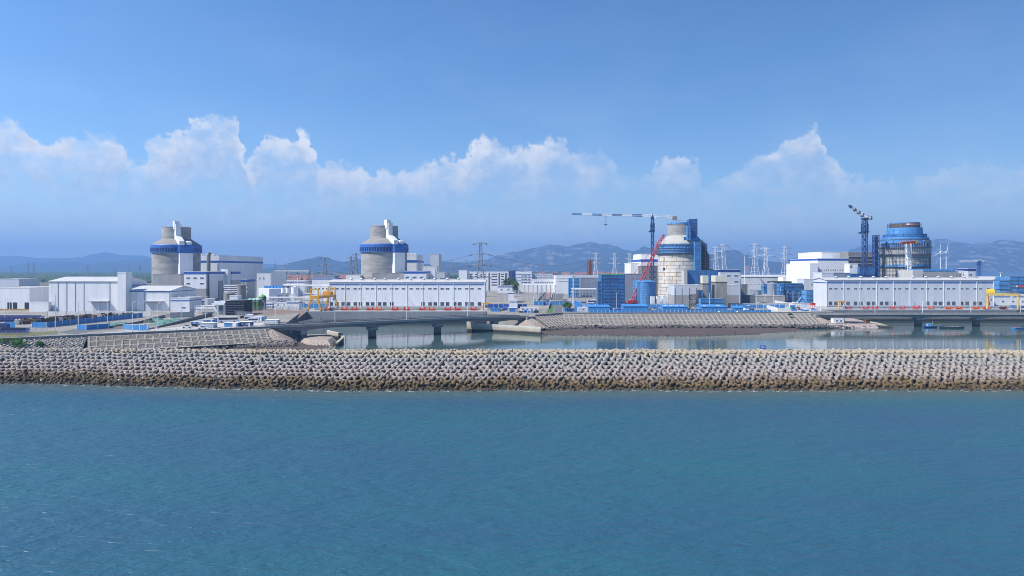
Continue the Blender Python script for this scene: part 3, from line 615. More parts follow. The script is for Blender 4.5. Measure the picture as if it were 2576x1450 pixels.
# ------------------------------------------------------------------ building kit
WM = {}
def window(root, x, z, w, h, y=0, face='front', frame=white, pane=glass, bars=1, name='window'):
    key = (round(w, 2), round(h, 2), frame.name, pane.name, bars)
    if key not in WM:
        b = MB(); t = min(.14, w*.1)
        b.box(-w/2, w/2, -.03, .02, 0, h, 1)
        b.box(-w/2-t, w/2+t, -.1, .02, -t, 0); b.box(-w/2-t, w/2+t, -.1, .02, h, h+t); b.box(-w/2-t, -w/2, -.1, .02, 0, h); b.box(w/2, w/2+t, -.1, .02, 0, h)
        for k in range(bars): q = -w/2+w*(k+1)/(bars+1); b.box(q-t*.35, q+t*.35, -.07, -.03, 0, h)
        WM[key] = b.mesh('window', [frame, pane])
    if face == 'front': return inst(name, WM[key], root, (x, y, z))
    if face == 'right': return inst(name, WM[key], root, (x, y, z), rz=math.pi/2)
    return inst(name, WM[key], root, (x, y, z), rz=-math.pi/2)
def block(name, label, u0, u1, Y, vt, depth, vb=None, cat='building', wall=clad, roof=roofg, stripes=(), wins=(), group=None, base=None, rw=(), cop=True, zb=G):
    x0, x1 = X(u0, Y), X(u1, Y); w = x1-x0; h = Z(vt, Y)-zb
    root = thing(name, label, cat, ((x0+x1)/2, Y, zb), group=group)
    MB().box(-w/2, w/2, 0, depth, 0, h).build('wall', wall, root)
    if cop:
        r = MB(); t = .3
        r.box(-w/2-.12, w/2+.12, -.12, t, h-.25, h+.35); r.box(-w/2-.12, w/2+.12, depth-t, depth+.12, h-.25, h+.35)
        r.box(-w/2-.12, -w/2+t, t, depth-t, h-.25, h+.35); r.box(w/2-t, w/2+.12, t, depth-t, h-.25, h+.35)
        r.build('parapet', wall, root)
    MB().box(-w/2+.3, w/2-.3, .3, depth-.3, h+.001, h+.12).build('roof', roof, root)
    for (a, b, m) in stripes:
        za, zc = Z(b, Y)-zb, Z(a, Y)-zb
        MB().box(-w/2-.16, w/2+.16, -.16, depth+.16, za, zc).build('stripe', m, root)
    if base: MB().box(-w/2-.05, w/2+.05, -.05, depth+.05, 0, Z(base[0], Y)-zb).build('plinth', base[1], root)
    for q in wins:
        n, ua, ub, va, vb_, wpx = q[:6]
        for k in range(n):
            u = ua+(ub-ua)*(k/(n-1) if n > 1 else .5)
            window(root, X(u, Y)-(x0+x1)/2, Z(vb_, Y)-zb, wpx*Y/FPX, (vb_-va)*Y/FPX, bars=q[6] if len(q) > 6 else 1)
    for (n, ya, yb, za, zc, wm) in rw:   # windows on the right side wall, metres
        for k in range(n): window(root, w/2, za, wm, zc-za, ya+(yb-ya)*(k/(n-1) if n > 1 else .5), 'right')
    root['h'] = h; root['w'] = w
    return root
def gable(name, label, u0, u1, Y, veave, depth, rise, wall=clad, roof=roofw, stripes=(), cat='hall', wins=(), pil=0, over=.5, group=None):
    x0, x1 = X(u0, Y), X(u1, Y); w = x1-x0; h = Z(veave, Y)-G
    root = thing(name, label, cat, ((x0+x1)/2, Y, G), group=group)
    MB().prism([(0, 0), (depth, 0), (depth, h), (depth/2, h+rise), (0, h)], 'x', -w/2, w/2).build('wall', wall, root)
    for s in (0, 1):
        r = MB(); a, b = ((-over, h-over*2*rise/depth+.05), (depth/2, h+rise+.05)) if s == 0 else ((depth+over, h-over*2*rise/depth+.05), (depth/2, h+rise+.05))
        r.prism([a, b, (b[0], b[1]+.3), (a[0], a[1]+.3)], 'x', -w/2-over, w/2+over).build('roof', roof, root)
    for (a, b, m) in stripes:
        MB().box(-w/2-.06, w/2+.06, -.06, depth+.06, Z(b, Y)-G, Z(a, Y)-G).build('stripe', m, root)
    for q in wins:
        n, ua, ub, va, vb_, wpx = q[:6]
        for k in range(n):
            u = ua+(ub-ua)*(k/(n-1) if n > 1 else .5)
            window(root, X(u, Y)-(x0+x1)/2, Z(vb_, Y)-G, wpx*Y/FPX, (vb_-va)*Y/FPX, bars=q[6] if len(q) > 6 else 1)
    if pil:
        pm = MB().box(-.22, .22, -.28, .02, 0, h-.1).mesh('downpipe', [white])
        for k in range(pil+1): inst('downpipe', pm, root, (-w/2+.4+(w-.8)*k/pil, 0, 0))
    root['w'] = w; root['h'] = h
    return root
def netblock(name, label, u0, u1, Y, vt, depth, tiers, m=netm, vb=None, group=None, cat='scaffold', top=None, zb=G):
    x0, x1 = X(u0, Y), X(u1, Y); w = x1-x0; z0 = (Z(vb, Y) if vb else zb); h = Z(vt, Y)-z0
    root = thing(name, label, cat, ((x0+x1)/2, Y, z0), group=group)
    MB().box(-w/2+.35, w/2-.35, .35, depth-.35, 0, h-.3).build('scaffold_core', dsteel, root)
    th = h/tiers
    for k in range(tiers):
        o = R.uniform(-.08, .08); b = MB(); za, zc = k*th+th*.07, (k+1)*th-th*.05
        nx = max(2, int(w/2.2))   # slightly billowed netting along the front and both sides
        ring = [(-w/2+w*i/nx, 0) for i in range(nx+1)]+[(w/2, depth), (-w/2, depth)]
        vs_ = []
        for (px, py) in ring: vs_.append((px, py-o-R.uniform(0, .12) if py == 0 else py, za))
        for (px, py) in ring: vs_.append((px, py-o-R.uniform(0, .12) if py == 0 else py, zc))
        n = len(ring); b.add(vs_, [(i, (i+1) % n, n+(i+1) % n, n+i) for i in range(n)]+[tuple(range(n))[::-1], tuple(range(n, 2*n))])
        b.build('net_band', m, root)
    p = MB()
    for k in range(0, int(w/6)+1):
        x = -w/2+w*k/max(1, int(w/6)); p.tube((x, -.3, 0), (x, -.3, h+.9), .07)
    for k in range(tiers+1): p.tube((-w/2-.3, -.3, k*th), (w/2+.3, -.3, k*th), .08)
    p.build('scaffold_poles', dsteel, root)
    return root
def tank(name, label, u, Y, rpx, vt, dome=.12, m=conc, cat='tank', vbtm=None, group=None):
    r = rpx*Y/FPX; h = Z(vt, Y)-G; root = thing(name, label, cat, (X(u, Y), Y+r, G), group=group)
    MB().cyl(0, 0, 0, h*(1-dome), r, n=28).build('shell', m, root, smooth=False)
    MB().lathe([(r*1.03, h*(1-dome)), (r*1.03, h*(1-dome)+.25), (r*.7, h*(1-dome*.4)), (r*.15, h), (.05, h+.05)], 28).build('roof', m, root)
    b = MB()
    for a in range(14): b.tube((r*1.04*math.cos(a*.449), r*1.04*math.sin(a*.449), h*(1-dome)+.2), (r*1.04*math.cos(a*.449), r*1.04*math.sin(a*.449), h*(1-dome)+1.3), .05)
    b.build('railing', steel, root)
    return root

# ------------------------------------------------------------------ finished reactor units
def ringband(r, z0, z1, n, m, root, name, r2=None):
    return MB().cyl(0, 0, z0, z1, r, r2, n=n).build(name, m, root)
def containment(label, u, Y, zt):
    x = X(u, Y); root = thing('reactor_building', label, 'reactor', (x, Y, G)); z = lambda q: q-G+(zt-80.8)
    MB().cyl(0, 0, 0, z(56), 21.9, n=72).build('shield_wall', shield, root)
    MB().lathe([(22.0, z(55.6)), (23.2, z(55.5)), (23.2, z(62.6)), (22.6, z(63.4)), (22.4, z(63.4))], 72).build('air_inlet_ring', ringblue, root)
    b = MB().box(-.9, .9, -.1, .1, 0, 3.6).mesh('louvre', [winblue]); nw = 52
    for k in range(nw):
        a = 2*math.pi*(k+.5)/nw
        if -math.pi/2+rad(28) < a-2*math.pi*(a > math.pi) < -math.pi/2+rad(64): continue
        inst('louvre', b, root, (23.18*math.cos(a), 23.18*math.sin(a), z(56.5)), rz=a+math.pi/2)
    MB().lathe([(22.5, z(63.3)), (13.6, z(69.2)), (13.2, z(69.2))], 72).build('conical_roof', mat('roof_concrete', (.25, .242, .22), .85, .1, .2), root)
    MB().cyl(0, 0, z(69), z(80.8), 13.2, n=60).build('water_tank', shield, root)
    MB().lathe([(13.35, z(80.3)), (13.35, z(80.9)), (12.6, z(80.9)), (12.6, z(80.2))], 60).build('tank_rim', conc, root)
    r = MB()
    for k in range(24):
        a = k*math.pi/12; r.tube((12.9*math.cos(a), 12.9*math.sin(a), z(80.8)), (12.9*math.cos(a), 12.9*math.sin(a), z(82)), .07)
        r.tube((12.9*math.cos(a), 12.9*math.sin(a), z(81.9)), (12.9*math.cos(a+.2618), 12.9*math.sin(a+.2618), z(81.9)), .05)
    r.build('railing', steel, root)
    T = Matrix.Rotation(rad(46)-math.pi/2, 4, 'Z')   # local +x points outwards, 46 degrees right of the sea side
    def P(name, fn, m):
        b = MB(); b.T = T; fn(b); return b.build(name, m, root)
    P('stair_tower', lambda b: b.box(17, 25, -6, 6.2, 0, z(55.4)), clad)
    P('tower_cap', lambda b: b.prism([(18, z(55)), (25.5, z(55)), (25.5, z(60.6)), (23.6, z(63.2)), (18, z(63.2))], 'y', -6.4, 6.6), ringblue)
    P('vent_stack', lambda b: (b.box(10.6, 15.4, -6.2, -1.4, z(66), z(83.4)), b.box(9.6, 14.0, -6.9, -2.2, z(78), z(86.2))), white)
    P('duct', lambda b: (b.prism([(14.5, z(68.5)), (15.5, z(72.2)), (20, z(69.2)), (24.0, z(66.6)), (24.0, z(61.8)), (21, z(62.2))], 'y', -6.1, -1.3)), white)
    P('vent_box', lambda b: b.prism([(17, z(64.5)), (18.6, z(67.2)), (23.4, z(65.8)), (23.4, z(62)), (18, z(62))], 'y', 1.6, 5.8), white)
    return root
def turbine(label, u0, u1, Y, vt, depth, s0, s1):
    b = block('turbine_hall', label, u0, u1, Y, vt, depth, cat='turbine hall', stripes=[(s0, s1, blue)]); h, w = b['h'], b['w']
    for k in range(6): MB().box(-w/2+4+k*w/7, -w/2+6.5+k*w/7, 4, 9, h+.1, h+1.6).build('roof_vent', white, b)
    return b
turbine('large white turbine hall with blue stripe right of the leftmost reactor', 700, 876, 735, 1022, 130, 1043, 1051)
containment('leftmost grey reactor shield building with blue ring and white vent stack', 706, 678, 80.8)
block('annex', 'white annex with three small windows beside the left turbine hall', 1027, 1083, 735, 1094, 50, wall=clad, wins=[(2,1040,1055,1110,1118,4)])
block('annex', 'lower annex of the left turbine hall, coloured bluish grey for shade', 985, 1030, 742, 1120, 40, wall=greyclad)  # grey wall colour stands in for shade left of the white annex
block('annex', 'small annex with blue fascia by the left concrete tank', 926, 986, 690, 1119, 24, wall=concl, stripes=[(1119,1128,blue)], wins=[(4,936,975,1132,1140,5)])
b = block('fuel_building', 'grey concrete block at the foot of the leftmost reactor', 610, 722, 622, 1098, 40, wall=conc, cat='building')
b = block('auxiliary_building', 'white auxiliary building with blue fascia and slit windows by leftmost reactor', 736, 823, 615, 1088, 42, cat='building', stripes=[(1088,1097,blue)], wins=[(3,753,808,1110,1116,14),(2,753,808,1132,1138,14)], base=(1155, conc))
MB().box(b['w']/2+.02, b['w']/2+.5, 8, 24, 4, 24).build('side_panel', white, b); MB().box(b['w']/2+.02, b['w']/2+.4, 26, 36, 0, 20).build('side_panel', conc, b)
MB().tube((b['w']/2+.6, 4, 3), (b['w']/2+.6, 4, 27), .5, 8).build('downpipe', dsteel, b)
block('stair_tower', 'slim white stair tower between two blue-fascia blocks on the left', 883, 911, 655, 1078, 9, wall=white)
block('annex', 'narrow white block with blue fascia right of the slim stair tower', 911, 929, 662, 1087, 20, stripes=[(1087,1096,blue)], base=(1120, concl))
dk = thing('exhaust_duct', 'dark bent exhaust duct climbing the left turbine hall', 'duct', (X(836, 731), 730, 20))
q = MB(); q.tube((0,0,10),(0,0,35),1.5,8); q.tube((0,0,35),(1.5,0,37.2),1.4,8); q.tube((0,0,10.5),(-4,-6,8),1.3,8); q.tube((0,-1,13),(8,-4,13),1.2,8); q.tube((8,-4,13),(12,-8,9),1.2,8); q.build('pipe', concd, dk)
# unit 2
turbine('white turbine hall with blue stripe right of the second reactor', 1560, 1666, 700, 1019, 60, 1041, 1050)
block('annex', 'grey rear block of the second turbine hall', 1720, 1755, 752, 1018, 30, wall=clad2)
containment('second grey reactor shield building behind the long pump house', 1537, 662, 81.0)
block('annex', 'white annex left of the second reactor with small door', 1384, 1441, 640, 1102, 28, wall=clad)
block('fuel_building', 'grey concrete block at the foot of the second reactor', 1489, 1611, 612, 1094, 36, wall=conc)
block('auxiliary_building', 'white building with blue fascia and three slit windows by second reactor', 1614, 1705, 606, 1086, 36, stripes=[(1086,1094,blue)], wins=[(3,1629,1686,1107,1113,14),(3,1640,1690,1124,1128,12)])
block('stair_tower', 'slim white stair tower right of the second reactor', 1724, 1741, 628, 1075, 9, wall=white)
block('annex', 'pale annex right of the second slim stair tower', 1741, 1778, 640, 1090, 20, wall=clad2)
block('annex', 'white low roof block before the second turbine hall', 1690, 1748, 690, 1066, 14, wall=clad)

# ------------------------------------------------------------------ pump houses
def pump_house(label, u0, u1, Y, veave, depth, npil, ups, los, s0, s1, vents):
    b = gable('pump_house', label, u0, u1, Y, veave, depth, 1.6, wall=clad if u0 < 2000 else clad2, roof=roofw, stripes=[(s0, s1, blue)], cat='pump house', pil=npil, over=.6)
    x0 = X(u0, Y); xc = (X(u0, Y)+X(u1, Y))/2
    for u in ups: window(b, X(u, Y)-xc, Z(1158.5, Y)-G+.0, 13*Y/FPX, 5.5*Y/FPX, bars=1)
    for u in los: window(b, X(u, Y)-xc, 1.6, 13*Y/FPX, 2.7, bars=2, frame=conc)
    vm = MB(); vm.cyl(0, 0, 0, .9, .7, n=10); vm.lathe([(1.3, .9), (1.4, 1.3), (.9, 1.9), (.2, 2.1)], 12); vme = vm.mesh('roof_vent', [steel])
    for u in vents: inst('roof_vent', vme, b, (X(u, Y)-xc, depth*.35, b['h']+1.35))
    MB().box(-b['w']/2-.1, b['w']/2+.1, -.12, 0, 0, .9).build('plinth', concd, b)
    lm = MB().tube((0,-.1,0),(0,-1.3,.3),.09).box(-.3,.3,-1.9,-1.2,.1,.5).mesh('wall_lamp',[steel])
    for k in range(7): inst('wall_lamp', lm, b, (-b['w']/2+10+k*b['w']/7, 0, 7.2))
    return b
A3 = lambda x: 1100+x/2.588
A4 = lambda x: 1700+x/2.588
A7 = lambda x: 3100+x/2.588
A8 = lambda x: 3396+x/2.588
ups = [A3(q) for q in (585,640,703,757,829,882,955,1008,1081,1135,1207,1260,1328,1409,1476,1530,1603,1657,1730,1785)]+[A4(q) for q in (178,232,305,358,432,486,562)]
los = [A3(q) for q in (583,640,705,760,831,884,957,1010,1082,1136,1209,1532,1605,1659,1731,1786)]+[A4(q) for q in (178,233,306,360,433,487,563)]
pump_house('long white pump house with roof vents behind the red machines', 1316, 1940, 552, 1129, 26, 10, ups, los, 1138, 1141.5, [A3(q) for q in (765,872,1013,1120,1262,1388,1528,1640,1778)]+[A4(q) for q in (222,340)])
ups = [A7(q) for q in (575,630,700,756,833,889,966,1023,1101,1158,1235,1291,1364)]+[A8(q) for q in (684,757,813,892,949,1028,1085,1165,1223,1303,1361,1443)]
los = [A7(q) for q in (573,630,700,756,832,889,967,1022,1101,1157,1235)]+[A8(q) for q in (814,891,948,1028,1084,1164,1222,1303,1359,1442)]
pump_house('long pale pump house with sunlit end wall at the right', 3305, 3976, 562, 1121, 24, 10, ups, los, 1130, 1134, [A7(q) for q in (680,815,943,1075,1210)]+[A8(q) for q in (726,858,990,1128,1264)])
# ------------------------------------------------------------------ left halls
h = gable('hall', 'tall white hall with pale roof at the left', 195, 471, 504, 1126.6, 40, 3, stripes=[(1131,1133.5,clad2)])
w = h['w']
for f_ in (.135,.26,.385,.51,.885): MB().box(-w/2+w*f_-.15, -w/2+w*f_+.15, -.2, .01, 0, h['h']-.2).build('downpipe', greyclad, h)
def door_canopy(h, f0, f1, c0, c1, hh=7.2):
    w = h['w']; MB().box(-w/2+w*f0, -w/2+w*f1, -.12, .01, 0, hh-.6).build('door', clad2, h)
    MB().box(-w/2+w*c0, -w/2+w*c1, -2.2, .0, hh, hh+.5).build('canopy', concl, h)
    MB().box(-w/2+w*(f0+f1)/2-.06, -w/2+w*(f0+f1)/2+.06, -.16, -.12, 0, hh-.6).build('door_joint', greyclad, h)
    MB().box(-w/2+w*f0-.3, -w/2+w*f1+.3, -.14, .0, hh-.6, hh-.1).build('door_track', greyclad, h)
door_canopy(h, .635, .875, .595, .88)
MB().box(w/2+.02, w/2+.12, .5, 39.5, h['h']-3.6, h['h']-2.9).build('stripe', blue, h)
block('stair_tower', 'square white stair tower joining the two left halls', 470, 503, 499, 1091, 8, wall=clad)
h = gable('hall', 'lower white hall with blue eaves stripe below the leftmost reactor', 506, 681, 504, 1165, 42, 3.2, stripes=[(1165.5,1168.5,blue)])
w = h['w']
for f_ in (.02,.22,.415,.985): MB().box(-w/2+w*f_-.13, -w/2+w*f_+.13, -.2, .01, 0, h['h']-.2).build('downpipe', greyclad, h)
door_canopy(h, .43, .8, .42, .86)
block('annex', 'low white annex with blue stripe right of the lower left hall', 683, 758, 496, 1193, 20, stripes=[(1201,1204,blue)], wins=[(1,735,735,1229,1234,13)], wall=clad)
h = block('warehouse', 'pale low warehouse with two dark doors at left edge', -70, 118, 515, 1153, 40, wall=clad, cat='warehouse', base=(1236, mat('ochre', (.4, .24, .06), .7)))
for u in (38, 60, 107): MB().box(X(u, 515)-X(24, 515)-1.6, X(u, 515)-X(24, 515)+1.6, -.1, .02, 1.2, 6).build('door', dark, h)
h['label'] = 'pale low warehouse with dark doors at left edge'
block('warehouse', 'grey blue low warehouse behind the left edge warehouse', 118, 195, 545, 1162, 40, wall=clad2, stripes=[(1173,1179,mat('faded_blue', (.3,.38,.5), .6))], cat='warehouse')
block('wall', 'plain white wall block at the foot of the tall left hall', 117, 194, 500, 1210, 3, wall=clad, cat='wall')
block('shed', 'far pale flat-roofed shed at left horizon', -40, 75, 900, 1117, 40, wall=clad2, roof=roofw, cat='shed')

# ------------------------------------------------------------------ unit 3 (under construction)
Y3 = 645; X3 = X(2726, Y3)
u3 = thing('reactor_building', 'unfinished reactor with white panels, yellow seams and blue netting', 'reactor', (X3, Y3, G))
seamy = mat('seam_primer', (.66, .36, .03), .7, .2, .3, extra=None)
seamg = mat('seam_grey', (.35, .34, .31), .8)
MB().cyl(0, 0, 18, 47, 21.75, n=72).build('seam_shell', seamy, u3); MB().cyl(0, 0, 0, 18.02, 21.74, n=72).build('seam_shell', seamg, u3)
panm = mat('white_plate', (.64, .615, .56), .6, .17, .25, stretch=(1, 1, .5))
NPAN, RH = 11, 3.42; pmesh = MB(); segs = 7; a1 = 2*math.pi/NPAN-.5/22
pv_ = []
for i in range(segs+1):
    a = a1*i/segs
    for (r, zz) in ((21.6, .22), (22, .22), (22, RH-.22), (21.6, RH-.22)): pv_.append((r*math.cos(a), r*math.sin(a), zz))
pmesh.add(pv_, [(4*i+k, 4*i+4+k, 4*i+4+(k+1) % 4, 4*i+(k+1) % 4) for i in range(segs) for k in range(4)]+[(0,1,2,3),(4*segs+3,4*segs+2,4*segs+1,4*segs)])
pme = pmesh.mesh('panel', [panm])
for rI in range(13):
    for k in range(NPAN): inst('panel', pme, u3, (0, 0, .4+rI*RH), rz=2*math.pi/NPAN*(k+(.5 if rI % 2 else 0)+(.2 if rI % 3 == 0 else 0)))
for (r, z0, z1, m, nm) in ((22.9, 46.0, 50.2, netl, 'net_band'), (23.1, 50.4, 52.4, netl, 'net_band'), (22.9, 52.6, 54.4, netm, 'net_band')):
    MB().cyl(0, 0, z0, z1, r, n=60).build(nm, m, u3)
MB().lathe([(23.4, 44.6), (23.9, 45.6), (22, 46)], 60).build('ledge', dsteel, u3)
for zz in (48.2, 50.3, 52.5): MB().lathe([(22.6, zz-.12), (23.5, zz-.12), (23.5, zz+.12), (22.6, zz+.12)], 60).build('ledge', dsteel, u3)
q = MB()
for k in range(56): a = 2*math.pi*k/56; q.tube((23.45*math.cos(a), 23.45*math.sin(a), 45), (23.45*math.cos(a), 23.45*math.sin(a), 55.4), .07)
q.build('scaffold_poles', dsteel, u3)
MB().lathe([(22.3, 54.2), (20.6, 56.6), (14.6, 61.0), (13.4, 62.4), (13.3, 62.4)], 64).build('conical_roof', mat('plate_roof', (.4, .388, .35), .8, .08, .2), u3)
MB().cyl(0, 0, 62, 73.2, 13.1, n=60).build('water_tank', shield, u3)
MB().cyl(0, 0, 73.0, 74.6, 13.4, n=48).build('net_band', netl, u3)
for (x0_, x1_, y_, z_) in ((-9,-3,-6,76.6),(-4,5,-8,76),(-8,0,4,77.4)):
    q = MB(); q.box(x0_, x1_, y_, y_+3, z_, z_+.4); q.tube((x0_,y_,73),(x0_,y_,z_),.12); q.tube((x1_,y_,73),(x1_,y_,z_),.12); q.build('roof_platform', steel, u3)
def xyz3(u, Y): return X(u, Y)
nb = netblock('scaffold_tower', 'tall blue netted scaffold tower against the unfinished reactor tank', 2757, 2789, 627, 877, 9, 12, netm, vb=962)
netblock('scaffold_tower', 'short blue netted scaffold beside the tank scaffold tower', 2750, 2764, 622, 905, 5, 6, netl, vb=962)
netblock('scaffold_tower', 'narrow blue netted shaft running down the unfinished reactor side', 2781, 2805, 617, 968, 8, 13, netl, vb=1082)
netblock('scaffold_tower', 'blue netted ledge scaffold on the unfinished reactor cone', 2736, 2795, 626, 949, 6, 3, netl, vb=968)
ds = thing('scaffold', 'dark bare scaffolding bulging on the right of the unfinished reactor', 'scaffold', (X(2821, 618), 618, G))
q = MB(); hh = Z(958, 618)-G
for i in range(7):
    for j in (0, 5, 10):
        x = -4.2+i*1.5; top = hh-(0 if i < 2 else (i-1)*2.6); q.tube((x, j, 0), (x, j, top), .1)
for k in range(int(hh/1.9)):
    z = k*1.9; xr = 4.8 if z < hh-16 else max(-3, 4.8-(z-hh+16)*.55)
    for j in (0, 5, 10): q.tube((-4.2, j, z), (xr, j, z), .1)
q.build('scaffold_poles', dsteel, ds)
MB().prism([(-4, 14), (4.2, 18), (4.4, hh-15), (-1, hh-4), (-4, hh-2)], 'y', 2, 8).build('net_sheet', netd, ds)
block('building', 'blue netted block at the foot of the unfinished reactor', 2750, 2880, 606, 1082, 26, wall=netm, roof=dsteel, cop=False, cat='scaffold')
block('column', 'pale concrete pier left of the blue netted block', 2737, 2749.5, 603, 1082, 10, wall=concl, cat='pier')
MB()
b = block('auxiliary_building', 'pale building with navy fascia right of the blue netted block', 2881, 2961, 600, 1079, 40, wall=clad2, stripes=[(1079,1088,mat('navy', (.015,.045,.2), .5))], wins=[(2,2915,2945,1101,1107,15),(1,2945,2945,1124,1130,15)])
MB().box(b['w']/2+.03, b['w']/2+.6, 2, 30, 0, 22).build('side_panel', concd, b)
h = block('building', 'white cladded building with grey plinth before the yellow-seamed reactor', 2697, 2812, 560, 1142, 22, wall=clad2, base=(1181, conc))
for f_ in (.02,.26,.52,.76): MB().box(-h['w']/2+h['w']*f_-.15, -h['w']/2+h['w']*f_+.15, -.25, .0, 0, h['h']-2).build('downpipe', greyclad, h)
block('building', 'white low building behind the two concrete columns', 2906, 2955, 566, 1142, 20, wall=clad2, base=(1181, conc))
# module columns
def column(label, u0, u1, Y, vt, depth, topm, vsp):
    r = thing('module_column', label, 'column', ((X(u0,Y)+X(u1,Y))/2, Y, G)); w = X(u1,Y)-X(u0,Y); h = Z(vt,Y)-G; hs_ = Z(vsp,Y)-G
    MB().box(-w/2, w/2, 0, depth, 0, hs_).build('lower_module', mat('weathered_plate', (.3,.29,.25), .8, .2, .2, stretch=(1,1,.3)), r)
    MB().box(-w/2-.1, w/2+.1, -.1, depth+.1, hs_, hs_+.8).build('rust_joint', rust, r)
    MB().box(-w/2+.05, w/2-.05, .05, depth, hs_+.8, h).build('upper_module', topm, r)
    return r
column('slim cream and grey module column left of the gap', 2811, 2834, 545, 1103, 7, cream, 1138)
column('wide cream and grey module column right of the gap', 2862, 2909, 545, 1103, 12, cream, 1132)
netblock('scaffold', 'low blue netted base around the module columns', 2804, 2897, 528, 1196, 10, 3, netl)
netblock('scaffold', 'narrow blue netted strip left of the slim module column', 2803, 2811, 540, 1161, 5, 7, netl)
# big netted tower and neighbours
nb = netblock('scaffold_tower', 'big square blue netted scaffold tower left of the red crane', 2407, 2499, 545, 1101, 22, 10, netm)
MB().box(-nb['w']/2 if 'w' in nb else -9, 9, 1, 3, Z(1101,545)-G+.2, Z(1101,545)-G+1).build('green_net', mat('green_net', (.05,.42,.14), .8), nb)
netblock('scaffold_tower', 'narrow blue netted strip beside the big netted tower', 2393, 2405, 548, 1128, 12, 6, netm)
b = block('building', 'grey blue cladded building behind the red crane boom', 2498, 2568, 640, 1097, 30, wall=greyclad, wins=[(2,2535,2545,1112,1118,5),(1,2535,2535,1145,1151,6)])
bt = tank('tank', 'round blue netted tank left of the yellow-seamed reactor', 2587, 585, 45, 1120, .08, netl)
b = block('turbine_hall', 'white stepped turbine hall behind the red crane with blue fascia', 2563, 2665, 730, 1038, 60, wall=white, stripes=[(1038,1047,blue)], wins=[(8,2534+34,2554+34,1081,1090,3)], cat='turbine hall')
block('turbine_hall', 'white upper block of the stepped turbine hall behind red crane', 2565, 2660, 760, 1017, 50, wall=white, cat='turbine hall')
block('annex', 'white lower left wing of the turbine hall behind red crane', 2523, 2563, 735, 1054, 40, wall=white)
block('annex', 'bare concrete frame block behind the tower crane mast', 2566, 2640, 700, 1065, 20, wall=concd, wins=[(3,2580,2620,1085,1093,9),(3,2580,2620,1105,1113,9)])

# ------------------------------------------------------------------ unit 4 (under construction)
Y4 = 662; X4 = X(3618, Y4)
u4 = thing('reactor_building', 'rightmost unfinished reactor stepped with blue scaffold tiers and brown top', 'reactor', (X4, Y4, G))
MB().cyl(0, 0, 0, 46, 20.8, n=72).build('shield_wall', mat('raw_wall', (.46,.455,.43), .85, .16, .12, stretch=(1,1,.4), extra=seams(9,3.6,.7,.12)), u4)
for (z0, z1, r) in ((4,6.2,21.6),(15.5,17.6,21.5),(33,35.4,21.6)):
    MB().cyl(0, 0, z0, z1, r, n=60).build('net_band', netl, u4); MB().lathe([(r+.2,z0-.4),(r+.5,z0-.1),(r,z0)],60).build('ledge', dsteel, u4)
MB().lathe([(21.2,44.2),(22.6,44.6),(22.6,45.4),(21,45.6)], 60).build('ledge', dsteel, u4)
for k in range(64):
    pass
br = MB()
for k in range(72):
    a = 2*math.pi*k/72; c, s_ = math.cos(a), math.sin(a)
    br.tube((22.2*c, 22.2*s_, 45.4), (22.2*c, 22.2*s_, 56.5), .14); br.tube((21*c, 21*s_, 43), (22.5*c, 22.5*s_, 45), .16)
br.build('scaffold_poles', steel, u4)
MB().cyl(0, 0, 45.6, 51.0, 21.0, n=60).build('deck_wall', conc, u4)
MB().lathe([(22.4,51),(22.7,51.2),(22.7,51.8),(21,52)], 60).build('ledge', dsteel, u4)
for (z0, z1, r, m) in ((52,55.4,21.2,netm),(55.6,58.6,22.2,netl),(58.8,59.3,21,dsteel),(59.4,61.4,20.4,netl),(61.5,64.6,18.9,netm),(64.7,68,15.4,netl),(68.1,70.6,15.2,netl)):
    MB().cyl(0, 0, z0, z1, r, n=60).build('net_band', m, u4)
brown = MB(); brown.cyl(0, 0, 70, 74.8, 13.0, n=96); brown.build('formwork_ring', mat('formwork', (.15,.115,.09), .8, .2, .3, extra=seams(.75, 20, .5, .12)), u4)
MB().cyl(0, 0, 74.8, 75.9, 12.9, n=48).build('net_band', netl, u4)
# banner with small white marks, curved on the formwork ring
def banner(root, r, z0, z1, a0, a1, col, marks, wa=None):
    b = MB(); n = 14; v = []
    for i in range(n+1):
        a = rad(a0+(a1-a0)*i/n); v += [((r)*math.cos(a), r*math.sin(a), z0), (r*math.cos(a), r*math.sin(a), z1)]
    b.add(v, [(2*i, 2*i+2, 2*i+3, 2*i+1) for i in range(n)]); bo = b.build('banner', col, root)
    m = MB(); r2 = r+.05
    for k in range(marks):
        a = a0+(a1-a0)*(.24+.72*k/marks); w_ = (a1-a0)*.5*.72/marks*R.uniform(.6, 1.1); A, B = rad(a), rad(a+w_)
        zz0, zz1 = z0+(z1-z0)*.25, z0+(z1-z0)*.75
        m.add([(r2*math.cos(A), r2*math.sin(A), zz0), (r2*math.cos(B), r2*math.sin(B), zz0), (r2*math.cos(B), r2*math.sin(B), zz1), (r2*math.cos(A), r2*math.sin(A), zz1)], [(0,1,2,3)])
    A, B = rad(a0+.5), rad(a0+(a1-a0)*.19)
    m.add([(r2*math.cos(A+(B-A)*t), r2*math.sin(A+(B-A)*t), zz) for t in (0,.5,1) for zz in (z0+.1, z1-.1)], [(0,2,3,1),(2,4,5,3)])
    m.build('print', white, bo)
sp4 = MB()
for k in range(44):
    a = 2*math.pi*k/44; c, s_ = math.cos(a)*21.7, math.sin(a)*21.7; sp4.tube((c, s_, 0), (c, s_, 44.5), .13)
for zz in range(2, 45, 4):
    for k in range(44): a, a2 = 2*math.pi*k/44, 2*math.pi*(k+1)/44; sp4.tube((21.7*math.cos(a), 21.7*math.sin(a), zz), (21.7*math.cos(a2), 21.7*math.sin(a2), zz), .12)
sp4.build('scaffold_poles', dsteel, u4)
banner(u4, 13.15, 73.0, 74.5, -113, -52, red, 22)
banner(u4, 22.35, 57.2, 58.5, -78, -52, red, 7)
br = MB()
